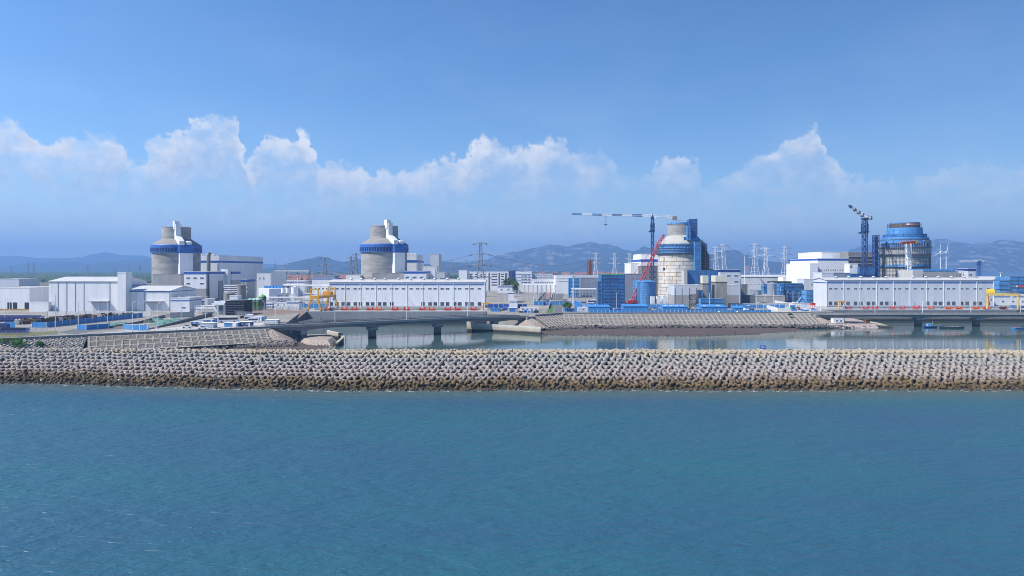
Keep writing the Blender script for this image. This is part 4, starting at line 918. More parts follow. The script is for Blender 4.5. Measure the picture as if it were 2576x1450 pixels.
for k in range(40):
    a = 2*math.pi*k/40; br.tube((14.6*math.cos(a), 14.6*math.sin(a), 70), (14.6*math.cos(a), 14.6*math.sin(a), 75), .07)
br.build('rebar', dsteel, u4)
h = thing('hoist_tower', 'dark blue lattice hoist tower on the left of the rightmost reactor', 'hoist tower', (X(3508, 655), 655, G))
hh = Z(941, 655)-G; q = MB(); lattice(q, (0,2.2,0), (0,2.2,hh), 4.2, 4.2, 22, .28, .16); q.build('mast', cblue, h); MB().box(-1.6, 1.6, .8, 3.6, 0, hh-1).build('shaft', dsteel, h)
b = block('auxiliary_building', 'grey concrete building with blue net coping right of rightmost reactor', 3693, 3821, 600, 1083, 30, wall=conc, stripes=[(1077,1086,netl)], cop=False)
block('annex', 'pale concrete wing at the foot of the rightmost reactor', 3653, 3692, 596, 1082, 24, wall=concl, cop=False)
fr = thing('steel_skeleton', 'open grey steel frame between concrete building and white block', 'steel frame', (X(3846, 610), 610, G)); q = MB(); hh = Z(1083,610)-G
for i in range(5):
    for j in (0, 8): q.tube((-5.4+i*2.7, j, 0), (-5.4+i*2.7, j, hh), .22)
for k in range(7):
    for j in (0, 8): q.tube((-5.4, j, hh-k*3), (5.4, j, hh-k*3), .18)
for i in range(4): q.tube((-5.4+i*2.7, 0, hh-6), (-2.7+i*2.7, 0, hh-12), .14)
q.build('frame', steel, fr); MB().box(-5, 5, 4, 7, 0, hh-2).build('inner_wall', concd, fr)
block('annex', 'small pale block with navy top at the right of the steel frame', 3871, 3902, 605, 1075, 14, wall=clad2, stripes=[(1075,1084,MATS['navy'])], wins=[(1,3882,3882,1096,1103,12)])
# turbine hall 4
b = block('turbine_hall', 'bright white turbine hall with blue fascia left of rightmost reactor', 3271, 3394, 700, 1035, 70, wall=white, stripes=[(1035,1042,blue)], wins=[(13,3278,3388,1078,1084,3)], cat='turbine hall')
block('turbine_hall', 'white upper block of the right turbine hall', 3286, 3446, 735, 1009, 60, wall=white, cat='turbine hall')
block('annex', 'white lower left wing of the right turbine hall', 3240, 3271, 695, 1055, 60, wall=white, wins=[(2,3248,3262,1097,1100,3)])
rb = thing('steel_skeleton', 'grey ribbed unfinished wall behind the second tower crane', 'steel frame', (X(3450, 700), 700, G)); hh = Z(1009,700)-G; w_ = X(3500,700)-X(3395,700)
MB().box(-w_/2, w_/2, 2, 20, 0, hh).build('core', concd, rb)
for k in range(10): MB().box(-w_/2, w_/2, .4+.02*(k%2), 2, 10+k*(hh-11)/10, 10+k*(hh-11)/10+.8).build('rib', conc, rb)
block('annex', 'small white stair block beside the second tower crane', 3398, 3432, 655, 1056, 10, wall=white, wins=[(1,3405,3405,1062,1072,8)])
block('building', 'pale blue flat building behind the right pump house roof', 3288, 3336, 640, 1092, 20, wall=clad2)
block('building', 'grey brown flat building next to the pale blue one', 3337, 3400, 642, 1093, 20, wall=greyclad)
netblock('scaffold', 'blue netted box behind the right pump house roof', 3402, 3440, 636, 1095, 10, 4, netm)
netblock('scaffold', 'blue netted platform between turbine hall and rightmost reactor', 3440, 3500, 650, 1066, 8, 4, netm)
# ------------------------------------------------------------------ roads and paving
def sheet(name, pts, m, dz=.004): return struct(name, MB().add([(x, y, G+dz) for x, y in pts], [tuple(range(len(pts)))]), m)
def gp(u, v): Y = Yg(v); return (X(u, Y), Y)
pav = mat('pale_paving', (.46, .44, .4), .9, .1, .12)
sheet('road', [gp(228,1330),gp(300,1338),gp(400,1322),gp(560,1312),gp(640,1300),gp(760,1276),gp(860,1263),gp(835,1258),gp(700,1280),gp(590,1300),gp(330,1310)], asphalt)
sheet('road', [gp(545,1300),gp(600,1288),gp(700,1262),gp(760,1256),gp(720,1250),gp(640,1262),gp(560,1285)], asphalt, .008)
sheet('pavement', [gp(372,1335),gp(700,1322),gp(860,1316),gp(1040,1304),gp(1060,1290),gp(880,1292),gp(700,1310),gp(500,1322)], pav)
sheet('road', [gp(2135,1166),gp(2180,1166),gp(2215,1195),gp(2175,1200)], asphalt, .012)
sheet('road', [gp(2185,1166),gp(2208,1166),gp(2195,1195),gp(2180,1196)], mat('red_path', (.34,.15,.12), .9), .016)
sheet('road', [gp(2212,1166),gp(2262,1166),gp(2250,1196),gp(2205,1197)], asphalt, .02)
sheet('road', [gp(2222,1218),gp(2248,1216),gp(2250,1252),gp(2212,1254)], asphalt, .024)
sheet('pavement', [gp(3060,1215),gp(3260,1200),gp(3290,1246),gp(3080,1250)], mat('bright_paving', (.42,.4,.36), .9, .12, .1))
sheet('lawn', [gp(2190,1236),gp(2220,1218),gp(2210,1252),gp(2185,1252)], leafl, .03)
sheet('lawn', [gp(0,1332),gp(230,1325),gp(232,1338),gp(60,1350),gp(-20,1352)], mat('dry_grass', (.16,.15,.06), .95, .2, .3), .01)
sheet('machine_apron', [(-154,501),(-20,501),(-20,552),(-154,552)], conc, .01)
sheet('machine_apron', [(240,521),(420,521),(420,562),(240,562)], conc, .01)

# ------------------------------------------------------------------ fences
def fence(name, label, pts, h, sp, m, post=white, group=None, cat='fence', zb=G, mesh=False, z2=None):
    """panels between posts, each panel and each post a part"""
    for k, (a, b) in enumerate(zip(pts, pts[1:])):
        a, b = Vector((*a, 0)), Vector((*b, 0)); d = b-a; Ln = d.length
        if k == 0: root = thing(name, label, cat, (a.x, a.y, zb), group=group); o = a
        n = max(1, round(Ln/sp)); s = Ln/n; rz = math.atan2(d.y, d.x)
        pm = MB()
        if mesh:
            for t in range(9): pm.box(s*t/8-.03, s*t/8+.03, -.03, .03, .1, h)
            for z in (.15, h*.5, h-.05): pm.box(0, s, -.04, .04, z-.04, z+.04)
        else: pm.box(.05, s-.05, -.03, .03, .05, h)
        pme_ = pm.mesh('panel', [m]); po = MB().box(-.09, .09, -.12, .08, 0, h+.15).mesh('post', [post])
        for i in range(n):
            p = a+d*(i/n)-o; inst('panel', pme_, root, (p.x, p.y, 0), rz=rz); inst('post', po, root, (p.x, p.y, 0), rz=rz)
        p = b-o; inst('post', po, root, (p.x, p.y, 0), rz=rz)
    return root
Bf = bluebright
fence('site_fence', 'long blue sheet fence with white posts above the long revetment', [(X(2357,486),486),(X(3085,489),489)], 2.0, 2.9, Bf)
fence('site_fence', 'blue sheet fence in front of the cable drums', [gp(128,1311),gp(185,1311),gp(570,1270)], 3.0, 5.5, Bf)
fence('site_fence', 'blue sheet enclosure with a corner beside the left ramp', [gp(308,1319),gp(345,1320.5),gp(434,1314),gp(438,1306)], 2.6, 4.5, Bf)
fence('site_fence', 'short blue sheet fence in front of pale block stacks', [gp(493,1316),gp(530,1321),gp(589,1322)], 2.6, 4.5, Bf)
fence('site_fence', 'short blue sheet fence at the far left edge', [gp(20,1311),gp(61,1311)], 3.0, 4, Bf)
fence('site_fence', 'white security wall in front of the left halls', [(X(190,452),452),(X(605,452),452)], 3.2, 6, mat('white_wall', (.66,.65,.62), .8, .08, .3), concl, cat='wall')
fence('mesh_fence', 'grey mesh fence along the earth bank', [(-205,470),(-173,455.5)], 2.6, 3.2, steel, steel, mesh=True)
fence('mesh_fence', 'grey mesh fence on the crest above the quay', [(-215,491),(-176,519.5),(-152,501)], 3.0, 3.2, steel, steel, mesh=True, zb=G+.2)
fence('site_fence', 'blue sheet fence behind the yellow gantry crane', [(X(1195,545),545),(X(1312,545),545)], 3.4, 4, Bf)
fence('site_fence', 'dark blue shed row right of the long pump house', [(X(1952,548),548),(X(2036,548),548)], 3.0, 4, mat('deep_blue_sheet', (.02,.08,.34), .5, .1, .3, extra=seams(1,30,.7,.05)))
fence('site_fence', 'short dark blue sheets right of the small control house', [(X(2071,548),548),(X(2108,548),548)], 3.0, 4, MATS['deep_blue_sheet'])
fence('site_fence', 'blue sheet fence across the middle road', [(X(2150,590),590),(X(2290,590),590)], 3.2, 4, netl)
fence('site_fence', 'blue sheet fence left of the small lawn', [gp(2135,1222),gp(2172,1222),gp(2195,1212)], 3.6, 4, Bf)
fence('site_fence', 'low blue sheet fence right of the small asphalt ramp', [gp(2252,1246),gp(2300,1247)], 2.4, 4, Bf)
fence('mesh_fence', 'thin grey railing along the right parapet', [(40,472.5),(X(2357,476),476)], 1.6, 3, steel, steel, mesh=True)
fence('site_fence', 'grey white security wall behind the blue sheds', [(X(2600,556),556),(X(2690,556),556)], 3.0, 5, concl, concl, cat='wall')
fence('site_fence', 'long grey white security wall before the grey tanks', [(X(2912,560),560),(X(3262,560),560)], 3.2, 5, concl, concl, cat='wall')
fence('site_fence', 'blue sheet fence before the grey white security wall', [(X(2925,545),545),(X(3140,545),545)], 2.8, 4.5, Bf)
fence('site_fence', 'blue sheet fence left of the sunlit pump house end', [(X(3160,545),545),(X(3258,545),545)], 2.4, 4.5, Bf)
fence('site_fence', 'blue sheet fence behind the flat blue sheds', [(X(2580,545),545),(X(2745,545),545)], 2.8, 4.5, Bf)
fence('mesh_fence', 'tall white palisade fence on the pale paving', [gp(3085,1214),gp(3172,1232)], 3.4, 2.2, white, white, mesh=True)
fence('mesh_fence', 'long low white palisade fence on the pale paving', [gp(3030,1222),gp(3110,1246)], 2.6, 2.6, white, white, mesh=True)
fence('mesh_fence', 'tall white palisade along the right quay end', [gp(3172,1232),gp(3262,1240)], 3.2, 2.2, white, white, mesh=True)
fence('mesh_fence', 'grey railing on the right quay before the pump house', [(242,522),(330,522)], 1.5, 3, steel, steel, mesh=True)
fence('mesh_fence', 'white picket fence beside the solar panels', [gp(118,1327),gp(191,1325)], 2.2, 3, white, white, mesh=True)
fence('mesh_fence', 'thin white wire fence along the left parapet', [(-226,296.5),(-195,317.8),(-128,361)], 1.8, 3.2, white, white, mesh=True)

# ------------------------------------------------------------------ light poles
def lamp_mesh(h, arm=1.6, r=.12, two=False):
    b = MB(); b.tube((0,0,0),(0,0,h-.9),r,6,r2=r*.7); c = MB()
    for s in ((-1, 1) if two else (1,)):
        pts_ = [(0,0,h-.9),(s*.25,0,h-.25),(s*.8,0,h),(s*arm,0,h+.05)]
        for p, q in zip(pts_, pts_[1:]): c.tube(p, q, r*.6, 5)
    l = MB()
    for s in ((-1, 1) if two else (1,)): l.box(s*arm-.35, s*arm+.35, -.14, .14, h-.02, h+.12)
    return b.mesh('pole', [white]), c.mesh('arm', [white]), l.mesh('lamp_head', [steel])
LM = {}
def lamp(label, x, y, h, z=G, arm=1.6, rz=0, two=False, r=.13, group=None):
    k = (h, arm, two, r)
    if k not in LM: LM[k] = lamp_mesh(h, arm, r, two)
    o = thing('lamp_post', label, 'lamp post', (x, y, z), rz, group)
    for nm, me in zip(('pole', 'arm', 'lamp_head'), LM[k]): inst(nm, me, o)
    return o
bd = (Vector(BB)-Vector(BA)).normalized()
for i, (s, l) in enumerate(((35, 'lamp post on the left bridge nearest the yellow gantry crane'), (78, 'lamp post on the left bridge between the two water piers'), (119, 'lamp post on the left bridge right of the second water pier'), (3, 'lamp post at the left end of the left bridge'))):
    p = Vector(BA)+bd*s+Vector((-bd.y, bd.x, 0))*.6; lamp(l, p.x, p.y, 9.5, 9.4, 1.8, rad(33))
for i, (u, l) in enumerate(((3502, 'lamp post on the right bridge near the first orange machine'), (3692, 'lamp post on the right bridge above the first water pier'), (3886, 'lamp post on the right bridge above the second water pier'), (4084, 'lamp post on the right bridge at the right edge'))):
    lamp(l, X(u, 471), 471.6, 8.6, 8.9, 1.2)
left_l = [(222,1325,19,'on the lawn edge by the white picket fence'),(314,1303,14,'among the cable drums'),(430,1303,14,'by the corner of the blue enclosure'),(530,1328,15,'before the short blue fence'),(632,1305,13,'beside the green tarpaulins'),(38,1245,10,'before the left edge warehouse'),(20,1285,13,'at the left edge by the blue crates'),(552,1283,11,'at the end of the cable drum row'),(725,1290,15,'on the left ramp'),(822,1276,14,'before the scaffolded wall'),(870,1312,14,'beside the white bus'),(1057,1308,14,'right of the pale cabins'),(815,1200,10,'before the auxiliary building on the left'),(803,1204,10,'by the lower hall corner'),(873,1204,10,'before the low concrete tank'),(907,1204,10,'between the two concrete tanks'),(600,1246,9,'at the canopy door of the lower hall'),(395,1246,9,'at the canopy door of the tall hall'),(1128,1210,11,'by the white round tank'),(1214,1215,13,'behind the yellow gantry crane')]
for u, v, h_, l in left_l: x, y = gp(u, v); lamp('white lamp post '+l, x, y, h_, G, 1.5, R.choice((0, math.pi, .5)))
mid_l = [(2064,1240,13,'beside the small white cabins'),(2074,1180,12,'by the pale control house'),(2260,1180,14,'along the middle asphalt road'),(2215,1190,9,'on the narrow red path'),(2284,1240,12,'left of the covered blue stairs'),(2467,1244,14,'before the big netted tower'),(2580,1240,12,'between the first flat blue sheds'),(2838,1240,13,'before the low blue netted base'),(2652,1240,12,'at the left flat blue shed'),(3025,1245,14,'beside the blue roofed gatehouse'),(3060,1222,12,'on the pale paving left'),(3095,1220,13,'on the pale paving middle'),(3122,1212,15,'before the blue netted block'),(3148,1216,11,'left of the red container'),(3172,1220,12,'by the tall palisade'),(3196,1218,11,'near the blue crane excavator'),(3228,1220,13,'by the white end wall'),(3010,1205,11,'left of the low grey tank'),(2995,1205,11,'by the concrete side wall'),(3282,1244,9,'at the quay end by the yellow jib')]
for u, v, h_, l in mid_l: x, y = gp(u, v); lamp('white lamp post '+l, x, y, h_, G, 1.5, R.choice((0, math.pi, .5)))
def mast(label, u, vt, vb, r=.42):
    Y = Yg(vb); h = Z(vt, Y)-G; o = thing('light_mast', label, 'light mast', (X(u, Y), Y, G)); MB().tube((0,0,0),(0,0,h),r,10,r2=r*.6).build('pole', white, o)
    q = MB().cyl(0,0,h-.5,h-.2,1.5,n=12)
    q.build('ring', steel, o)
    for k in range(6): a = k*math.pi/3; MB().box(-.3,.3,-.2,.2,-.25,.25).build('floodlight', steel, o, (1.6*math.cos(a), 1.6*math.sin(a), h-.3))
mast('tall white light mast left of the big netted tower', 2293, 1105, 1213)
mast('tall white light mast right of the module columns', 2962, 1098, 1214)
mast('tall white light mast behind the yellow gantry on the right', 4003, 1090, 1200)
mast('white light mast in front of the left switchyard', 1191, 1101, 1205, .32)
mast('thin white mast beside the far white hall', 2979, 1018, 1180, .3)
for u, vt, l in ((1102,1035,'left of the switchyard gantry'),(1234,1022,'in the middle of the switchyard'),(1241,1044,'right of the switchyard gantry'),(1801,1030,'behind the long pump house'),(1943,1028,'right of the tall grey pylon'),(2044,1016,'by the trees before the offices'),(3099,1050,'between the white pylons'),(3183,1045,'behind the white far hall'),(1771,1068,'beside the second annex')):
    Y = 900 if vt < 1040 else 1000; o = thing('lightning_mast', 'thin grey lightning mast '+l, 'mast', (X(u, Y), Y, G)); h_ = Z(vt, Y)-G
    MB().tube((0,0,0),(0,0,h_*.7),.4,6,r2=.22).build('pole', pyl, o); MB().tube((0,0,h_*.7),(0,0,h_),.15,5,r2=.05).build('spike', pyl, o)

# ------------------------------------------------------------------ tower cranes
def tower_crane(label, u, Y, vtop, jib_end, cj_end, mastm, jibA, jibB, zb=G, w=2.4, seg=9, hook=None, jw=2.0):
    x = X(u, Y); zt = Z(vtop, Y); o = thing('tower_crane', label, 'crane', (x, Y, zb)); hh = zt-zb
    q = MB(); lattice(q, (0,0,0), (0,0,hh-3), w, w, int((hh-3)/3), .3, .17); q.build('mast', mastm, o)
    MB().box(-w*.7, w*.7, -w*.7, w*.7, hh-3, hh-1.2).build('slewing_ring', mastm, o)
    q = MB(); q.box(-w, w, -w*.9, w*.9, hh*.82, hh*.82+.25); q.box(-w*1.6,-w*.7,-.8,.8,hh*.8,hh*.8+1.5); q.build('climbing_frame', mastm, o)
    q = MB(); lattice(q, (0,0,hh*.8), (0,0,hh*.8+9), w+.9, w+.9, 4, .22, .14); q.build('climbing_cage', mastm, o)
    MB().box(w*.55, w*.55+1.6, -1.8, -.2, hh-3.4, hh-1.2).build('cab', white, o)
    J, C = Vector(jib_end), Vector(cj_end); base = Vector((0, 0, hh-.4))
    for k in range(seg):
        a, b = base+(J-base)*(k/seg), base+(J-base)*((k+1)/seg); t = 1-.45*k/seg; t2 = 1-.45*(k+1)/seg
        q = MB(); lattice(q, a, b, jw*t, jw*t2, 4, .14, .08, side=(0, 0, 1)); q.build('jib_section', jibA if k % 2 else jibB, o)
    q = MB(); lattice(q, base, C, jw, jw*.8, 4, .14, .08, side=(0, 0, 1)); q.build('counter_jib', jibB, o)
    d = (C-base).normalized(); p = C-d*1.5
    q = MB(); q.box(-2.2, 2.2, -1.3, 1.3, -2.6, .6); q.build('counterweight', concd, o, p, rz=math.atan2(d.y, d.x))
    q = MB(); q.tube((0,0,hh-1),(0,0,hh+1.6),.35,6); q.build('apex', mastm, o)
    if hook is not None:
        p = base+(J-base)*hook[0]; MB().box(-1.6,1.6,-.7,.7,-1.6,-.9).build('trolley', steel, o, p)
        q = MB(); q.tube((-.8,0,-1.2),(0,0,-hook[1]),.06); q.tube((.8,0,-1.2),(0,0,-hook[1]),.06); q.tube((0,0,-hook[1]),(0,0,-hook[1]-7),.1); q.build('hoist_rope', dsteel, o, p)
        MB().box(-1.4,1.4,-.5,.5,-.5,.5).build('hook_block', dsteel, o, p+Vector((0,0,-hook[1])))
    return o
Yc = 692; hc = Z(866, Yc)-G
tower_crane('tower crane with long blue and white jib beside the yellow-seamed reactor', 2610, Yc, 862, (X(2288,Yc)-X(2610,Yc), 0, Z(857,Yc)-G), (X(2704,Yc)-X(2610,Yc), 0, Z(869,Yc)-G), cblue, cblue, cwhite, seg=8, hook=(.58, 10))
Yc = 630
tower_crane('blue tower crane with foreshortened striped jib beside the rightmost reactor', 3459, Yc, 866, (X(3388,Yc-75)-X(3459,Yc)+2, -75, Z(824,Yc-75)-G), (X(3483,Yc+18)-X(3459,Yc), 18, Z(869,Yc+18)-G), cblue, cblue, cwhite, w=3.4, seg=8, jw=2.6)
Yc = 1500
tower_crane('small distant tower crane with orange counterweight near the right edge', 3917, Yc, 1042, (X(3838,Yc)-X(3917,Yc), 0, Z(1044,Yc)-G), (X(3940,Yc)-X(3917,Yc), 0, Z(1046,Yc)-G), cblue, cwhite, cwhite, zb=8.4, w=4.5, seg=5, jw=4)
wc = thing('tower_crane', 'white lattice mast crane with orange jib before the rightmost reactor', 'crane', (X(3634,622), 622, G)); hh = Z(977,622)-G
q = MB(); lattice(q, (0,0,0),(0,0,hh),2.8,2.8,20,.34,.22); q.build('mast', cwhite, wc)
q = MB(); lattice(q, (8,4,hh+2.2),(-10.5,-6,hh+1.0),1.5,1.2,8,.34,.24, side=(0,0,1)); q.build('jib', orange, wc); MB().box(7,9.5,3,5.4,.5+hh,hh+3.4).build('counterweight', yel, wc); MB().box(-1.4,1.4,-1.4,1.4,hh,hh+1.6).build('slewing_ring', orange, wc)
MB().box(-9,4,-1.2,1.2,Z(1066,622)-G,Z(1066,622)-G+.5).build('tie_platform', steel, wc)

# crawler crane
cc = thing('crawler_crane', 'crimson lattice boom crawler crane leaning towards the yellow-seamed reactor', 'crane', (X(2518,590), 590, G))
def CP(u, v, Y=590): return (X(u,Y)-X(2518,590), Y-590, Z(v,Y)-G)
q = MB(); lattice(q, CP(2519,1212), CP(2534,1190), 1.0, 2.2, 2, .2, .1, side=(0,1,0)); lattice(q, CP(2534,1190), CP(2642,962), 2.2, 2.2, 15, .2, .1, side=(0,1,0)); lattice(q, CP(2642,962), CP(2652,943), 2.2, 1.2, 2, .2, .1, side=(0,1,0)); q.build('boom', craneR, cc)
MB().box(-.6,.6,-.6,.6,-.4,1.2).build('boom_head', craneR, cc, CP(2655,944))
q = MB(); q.tube(CP(2506,1212), CP(2471,1183), .45, 6); q.build('gantry_mast', craneR, cc)
q = MB(); q.tube(CP(2471,1183), CP(2646,948), .16); q.tube(CP(2506,1212), CP(2471,1183,592), .16); q.build('pendant_line', craneR, cc)
q = MB(); q.tube(CP(2657,944), CP(2657,1075), .07); q.tube(CP(2654,944), CP(2654,1075), .07); q.tube(CP(2640,962), CP(2632,1160), .05); q.build('hoist_rope', dsteel, cc)
q = MB(); q.lathe([(.2,1.2),(1.0,.6),(1.1,-.4),(.4,-1.6)],10); q.build('hook_block', dsteel, cc, CP(2656,1076))
MB().box(-3.4,4,-1.8,1.8,1.6,4.2).build('upper_works', craneR, cc, (2,0,0)); MB().box(-2,2,-2.2,2.2,1.4,4.6).build('counterweight', dsteel, cc, (9.2,0,0)); MB().box(1,3,-3.4,-2.2,2,4.2).build('cab', craneR, cc)
for y in (-3.2, 3.2):
    q = MB(); q.prism([(-5.5,.2),(-4.8,0),(4.8,0),(5.5,.2),(5.5,1),(4.8,1.5),(-4.8,1.5),(-5.5,1)], 'y', y-.6, y+.6); q.build('crawler_track', dsteel, cc)

# ------------------------------------------------------------------ gantry cranes
def gantry(label, u0, u1, Y0, Y1, vtop, m, portal, trolley, trolley_col, zb=G+.0, lx=2.6, thick=1.0):
    """portal with two A legs on each side; girder runs from (u0,Y0) to (u1,Y1)"""
    a, b = Vector((X(u0,Y0), Y0, 0)), Vector((X(u1,Y1), Y1, 0)); d = b-a; Ln = d.length
    o = thing('gantry_crane', label, 'crane', (a.x, a.y, zb), math.atan2(d.y, d.x)); h = Z(vtop, Y0)-zb
    for x in (0, Ln):
        for s in (-1, 1):
            q = MB(); t = thick*.5
            q.add([(x-t,s*5.2-t*.7,0),(x+t,s*5.2-t*.7,0),(x+t,s*5.2+t*.7,0),(x-t,s*5.2+t*.7,0),(x-t*1.4,s*lx-t*1.5,h-2),(x+t*1.4,s*lx-t*1.5,h-2),(x+t*1.4,s*lx+t*1.5,h-2),(x-t*1.4,s*lx+t*1.5,h-2)], [(0,3,2,1),(4,5,6,7),(0,1,5,4),(1,2,6,5),(2,3,7,6),(3,0,4,7)]); q.build('leg', m, o)
            MB().box(x-1.2,x+1.2,s*5.2-.5,s*5.2+.5,-.0,.6).build('bogie', dsteel, o)
        MB().box(x-thick*.6,x+thick*.6,-lx-1,lx+1,h-2.1,h-.3).build('end_beam', m, o)
        if portal:
            q = MB()
            for s in (-1,1): q.box(x-.45,x+.45,s*(lx+.4)-.45,s*(lx+.4)+.45,h-.3,h+4.6)
            q.box(x-.45,x+.45,-lx-.85,lx+.85,h+4.6,h+5.5); q.build('portal_frame', m, o)
    for s in (-1, 1): MB().box(.6 if portal else -1.5, Ln-.6 if portal else Ln+1.5, s*lx-.7, s*lx+.7, h-1.9, h-.2).build('girder', m, o)
    q = MB()
    for s in (-1,1):
        for k in range(int(Ln/2)): q.tube((k*2,s*(lx+.6),h-.2),(k*2,s*(lx+.6),h+1),.05)
        q.tube((0,s*(lx+.6),h+1),(Ln,s*(lx+.6),h+1),.05)
    q.build('railing', m, o)
    x = Ln*trolley; MB().box(x-2.8,x+2.8,-lx-.5,lx+.5,h,h+2.6).build('trolley', trolley_col, o); MB().box(x-1.8,x+1.8,-1.2,1.2,h+2.6,h+3.1).build('hoist_cover', trolley_col, o)
    q = MB(); q.tube((x,0,h),(x,0,h-5),.12); q.box(x-.4,x+.4,-.4,.4,h-6,h-5); q.build('hook', dsteel, o)
    MB().box(Ln-4.6,Ln-2.6,-lx-1.6,-lx-.2,h-4.6,h-2.3).build('cab', steel, o)
    q = MB()
    for k in range(12): q.tube((.9,-5.2,k*h/12),(1.9,-5.2,k*h/12),.05)
    q.tube((.9,-5.2,0),(.9,-5.2,h-2),.06); q.tube((1.9,-5.2,0),(1.9,-5.2,h-2),.06); q.build('ladder', orange, o)
    return o
gantry('yellow gantry crane with portal frames on the quay left of pump house', 1258, 1326, 506, 540, 1185, yel, True, .78, yel)
gantry('faded yellow gantry crane with bright trolley box at the right edge', 3950, 4072, 528, 516, 1172, yelp, False, .12, yelb, lx=2.6)
for l, u, Y, vt, s, mm in (('yellow jib crane column at the right end of the long pump house', 1933, 522, 1211, 1, yel), ('yellow jib crane column before the right pump house', 3357, 527, 1204, 1, yel)):
    h_ = Z(vt,Y)-G; o = thing('jib_crane', l, 'crane', (X(u,Y), Y, G)); MB().tube((0,0,0),(0,0,h_-.8),.45,10).build('column', mm, o); MB().box(-.7,6.2 if u < 2000 else 4.6,-.4,.4,h_-.9,h_-.1).build('jib', mm, o); MB().box(2.4,3.6,-.6,.6,h_-1.9,h_-.9).build('hoist', mm, o); MB().cyl(0,0,0,.3,.9,n=12).build('base', concd, o)

# ------------------------------------------------------------------ screen machines along the quays
def machine(label, x, y, m, group, s=1.0, flip=1):
    o = thing('screen_machine', label, 'machine', (x, y, G), group=group); o.scale = (s*flip, s, s)
    MB().box(-2.7,2.7,-.8,.8,.15,.7).build('frame', m, o); MB().box(-2.5,-1.4,-.7,.7,.7,1.9).build('gearbox', m, o)
    q = MB(); q.T = Matrix.Rotation(math.pi/2,4,'Y'); q.cyl(-1.2,0,-1.3,.7,.55,n=12); q.build('motor', m, o)
    MB().cyl(1.5,0,.7,2.6,.55,n=10).build('vertical_drive', m, o); MB().cyl(-1.9,0,1.9,2.7,.35,n=8).build('cap', m, o)
    q = MB(); q.tube((-2.7,-.8,1.3),(2.7,-.8,1.3),.07); q.tube((.9,-.8,.7),(.9,-.8,1.4),.07); q.tube((2.6,-.8,.7),(2.6,-.8,1.4),.07); q.build('guard_rail', m, o)
    return o
reds = [A3(q) for q in (550,720,815,985,1075,1245,1358,1528,1622,1790)]+[A4(q) for q in (65+0,240,335,505)]
reds = sorted(set(round(q) for q in reds)); keep = []
for q in reds:
    if not keep or q-keep[-1] > 20: keep.append(q)
ordn = ['first','second','third','fourth','fifth','sixth','seventh','eighth','ninth','tenth','eleventh','twelfth','thirteenth','fourteenth','fifteenth']
for i, u in enumerate(keep): machine(f'red screen machine on the left quay, {ordn[i]} from the yellow gantry', X(u,514), 514+R.uniform(-.5,.5), red if i % 4 else orange, 'red machines along the left quay', 1.0, 1 if i % 2 else -1)
rights = [A7(q) for q in (760,940,1038,1217,1317,1470)]+[A8(q) for q in (850,1030,1133,1318,1423,1605)]
for i, u in enumerate(rights): machine(f'{"red" if i < 6 else "orange"} screen machine on the right quay, {ordn[i]} from the yellow jib', X(u,528), 528+R.uniform(-.5,.5), red if i < 6 else orange, 'red and orange machines along the right quay', 1.15 if i == 5 else 1.0)
pp = thing('pipe_line', 'low grey pipe running behind the red machines', 'pipe', (-150,520,G)); q = MB(); q.tube((0,0,.9),(126,0,.9),.5,8)
for k in range(20): q.box(k*6.5-.3,k*6.5+.3,-.5,.5,0,.5)
q.build('pipe', concd, pp)
pp = thing('pipe_line', 'low grey blue pipe behind the orange machines', 'pipe', (262,540,G)); q = MB(); q.tube((0,0,1.2),(132,0,1.2),.5,8)
for k in range(20): q.box(k*6.5-.3,k*6.5+.3,-.5,.5,0,.8)
q.build('pipe', greyclad, pp)
# ------------------------------------------------------------------ pylons
def pylon_meshes(h, w, arms, m, r=.3):
    b = MB(); wt = w*.17
    k1 = .55; lattice(b, (0,0,0), (0,0,h*k1), w, w*.36, 6, r, r*.55); lattice(b, (0,0,h*k1), (0,0,h), w*.36, wt, 9, r*.8, r*.5)
    A = []
    for (f, L_) in arms:
        for s in (-1, 1):
            c = MB(); z = h*f
            for y in (-1, 1): c.tube((0, y*wt*.6, z), (s*L_, 0, z+.4), r*.55); c.tube((0, y*wt*.6, z+2.2), (s*L_, 0, z+.5), r*.5)
            for t in (.33, .66): c.tube((s*L_*t, -wt*.3*(1-t), z+.2), (s*L_*t, wt*.3*(1-t), z+2.2*(1-t)+.3), r*.4)
            i = MB()
            i.tube((s*L_,0,z+.2),(s*(L_+1.5),-3.5,z-1.4),r*.8,6); i.tube((s*L_,0,z+.2),(s*(L_-1.2),3.5,z-1.2),r*.8,6)
            A.append((c.mesh('crossarm', [m]), i.mesh('insulator', [dsteel])))
    return b.mesh('body', [m]), A
PYL = {}
def pylon(label, u, Y, vt, kind, m, rz=0, group=None, zb=G):
    h = Z(vt, Y)-zb; key = (kind, m.name)
    ref = 60.0
    if key not in PYL:
        arms = {'big': [(.985,7),(.78,11),(.58,12),(.36,11)], 'std': [(.97,6),(.82,9.5),(.68,11)], 'Y': [(.97,9),(.80,12)], 'two': [(.96,6),(.8,8),(.62,9)]}[kind]
        PYL[key] = pylon_meshes(ref, 13, arms, m, .24 if m is pylw else .32)
    s = h/ref; o = thing('pylon', label, 'pylon', (X(u,Y), Y, zb), rz, group); o.scale = (s, s, s)
    inst('body', PYL[key][0], o)
    for c, i in PYL[key][1]: a = inst('crossarm', c, o); inst('insulator', i, a)
    return o
P1 = pylon('big dark lattice pylon right of the long pump house', 1922, 760, 973, 'big', pyl)
P2 = pylon('lattice pylon with drooping arms between the finished reactors', 1300, 900, 1031, 'big', pyl)
pylon('slim pylon left of the second reactor', 1403, 1150, 1026, 'two', pyl); pylon('taller slim pylon next to the second reactor wall', 1423, 1250, 1013, 'two', pyl)
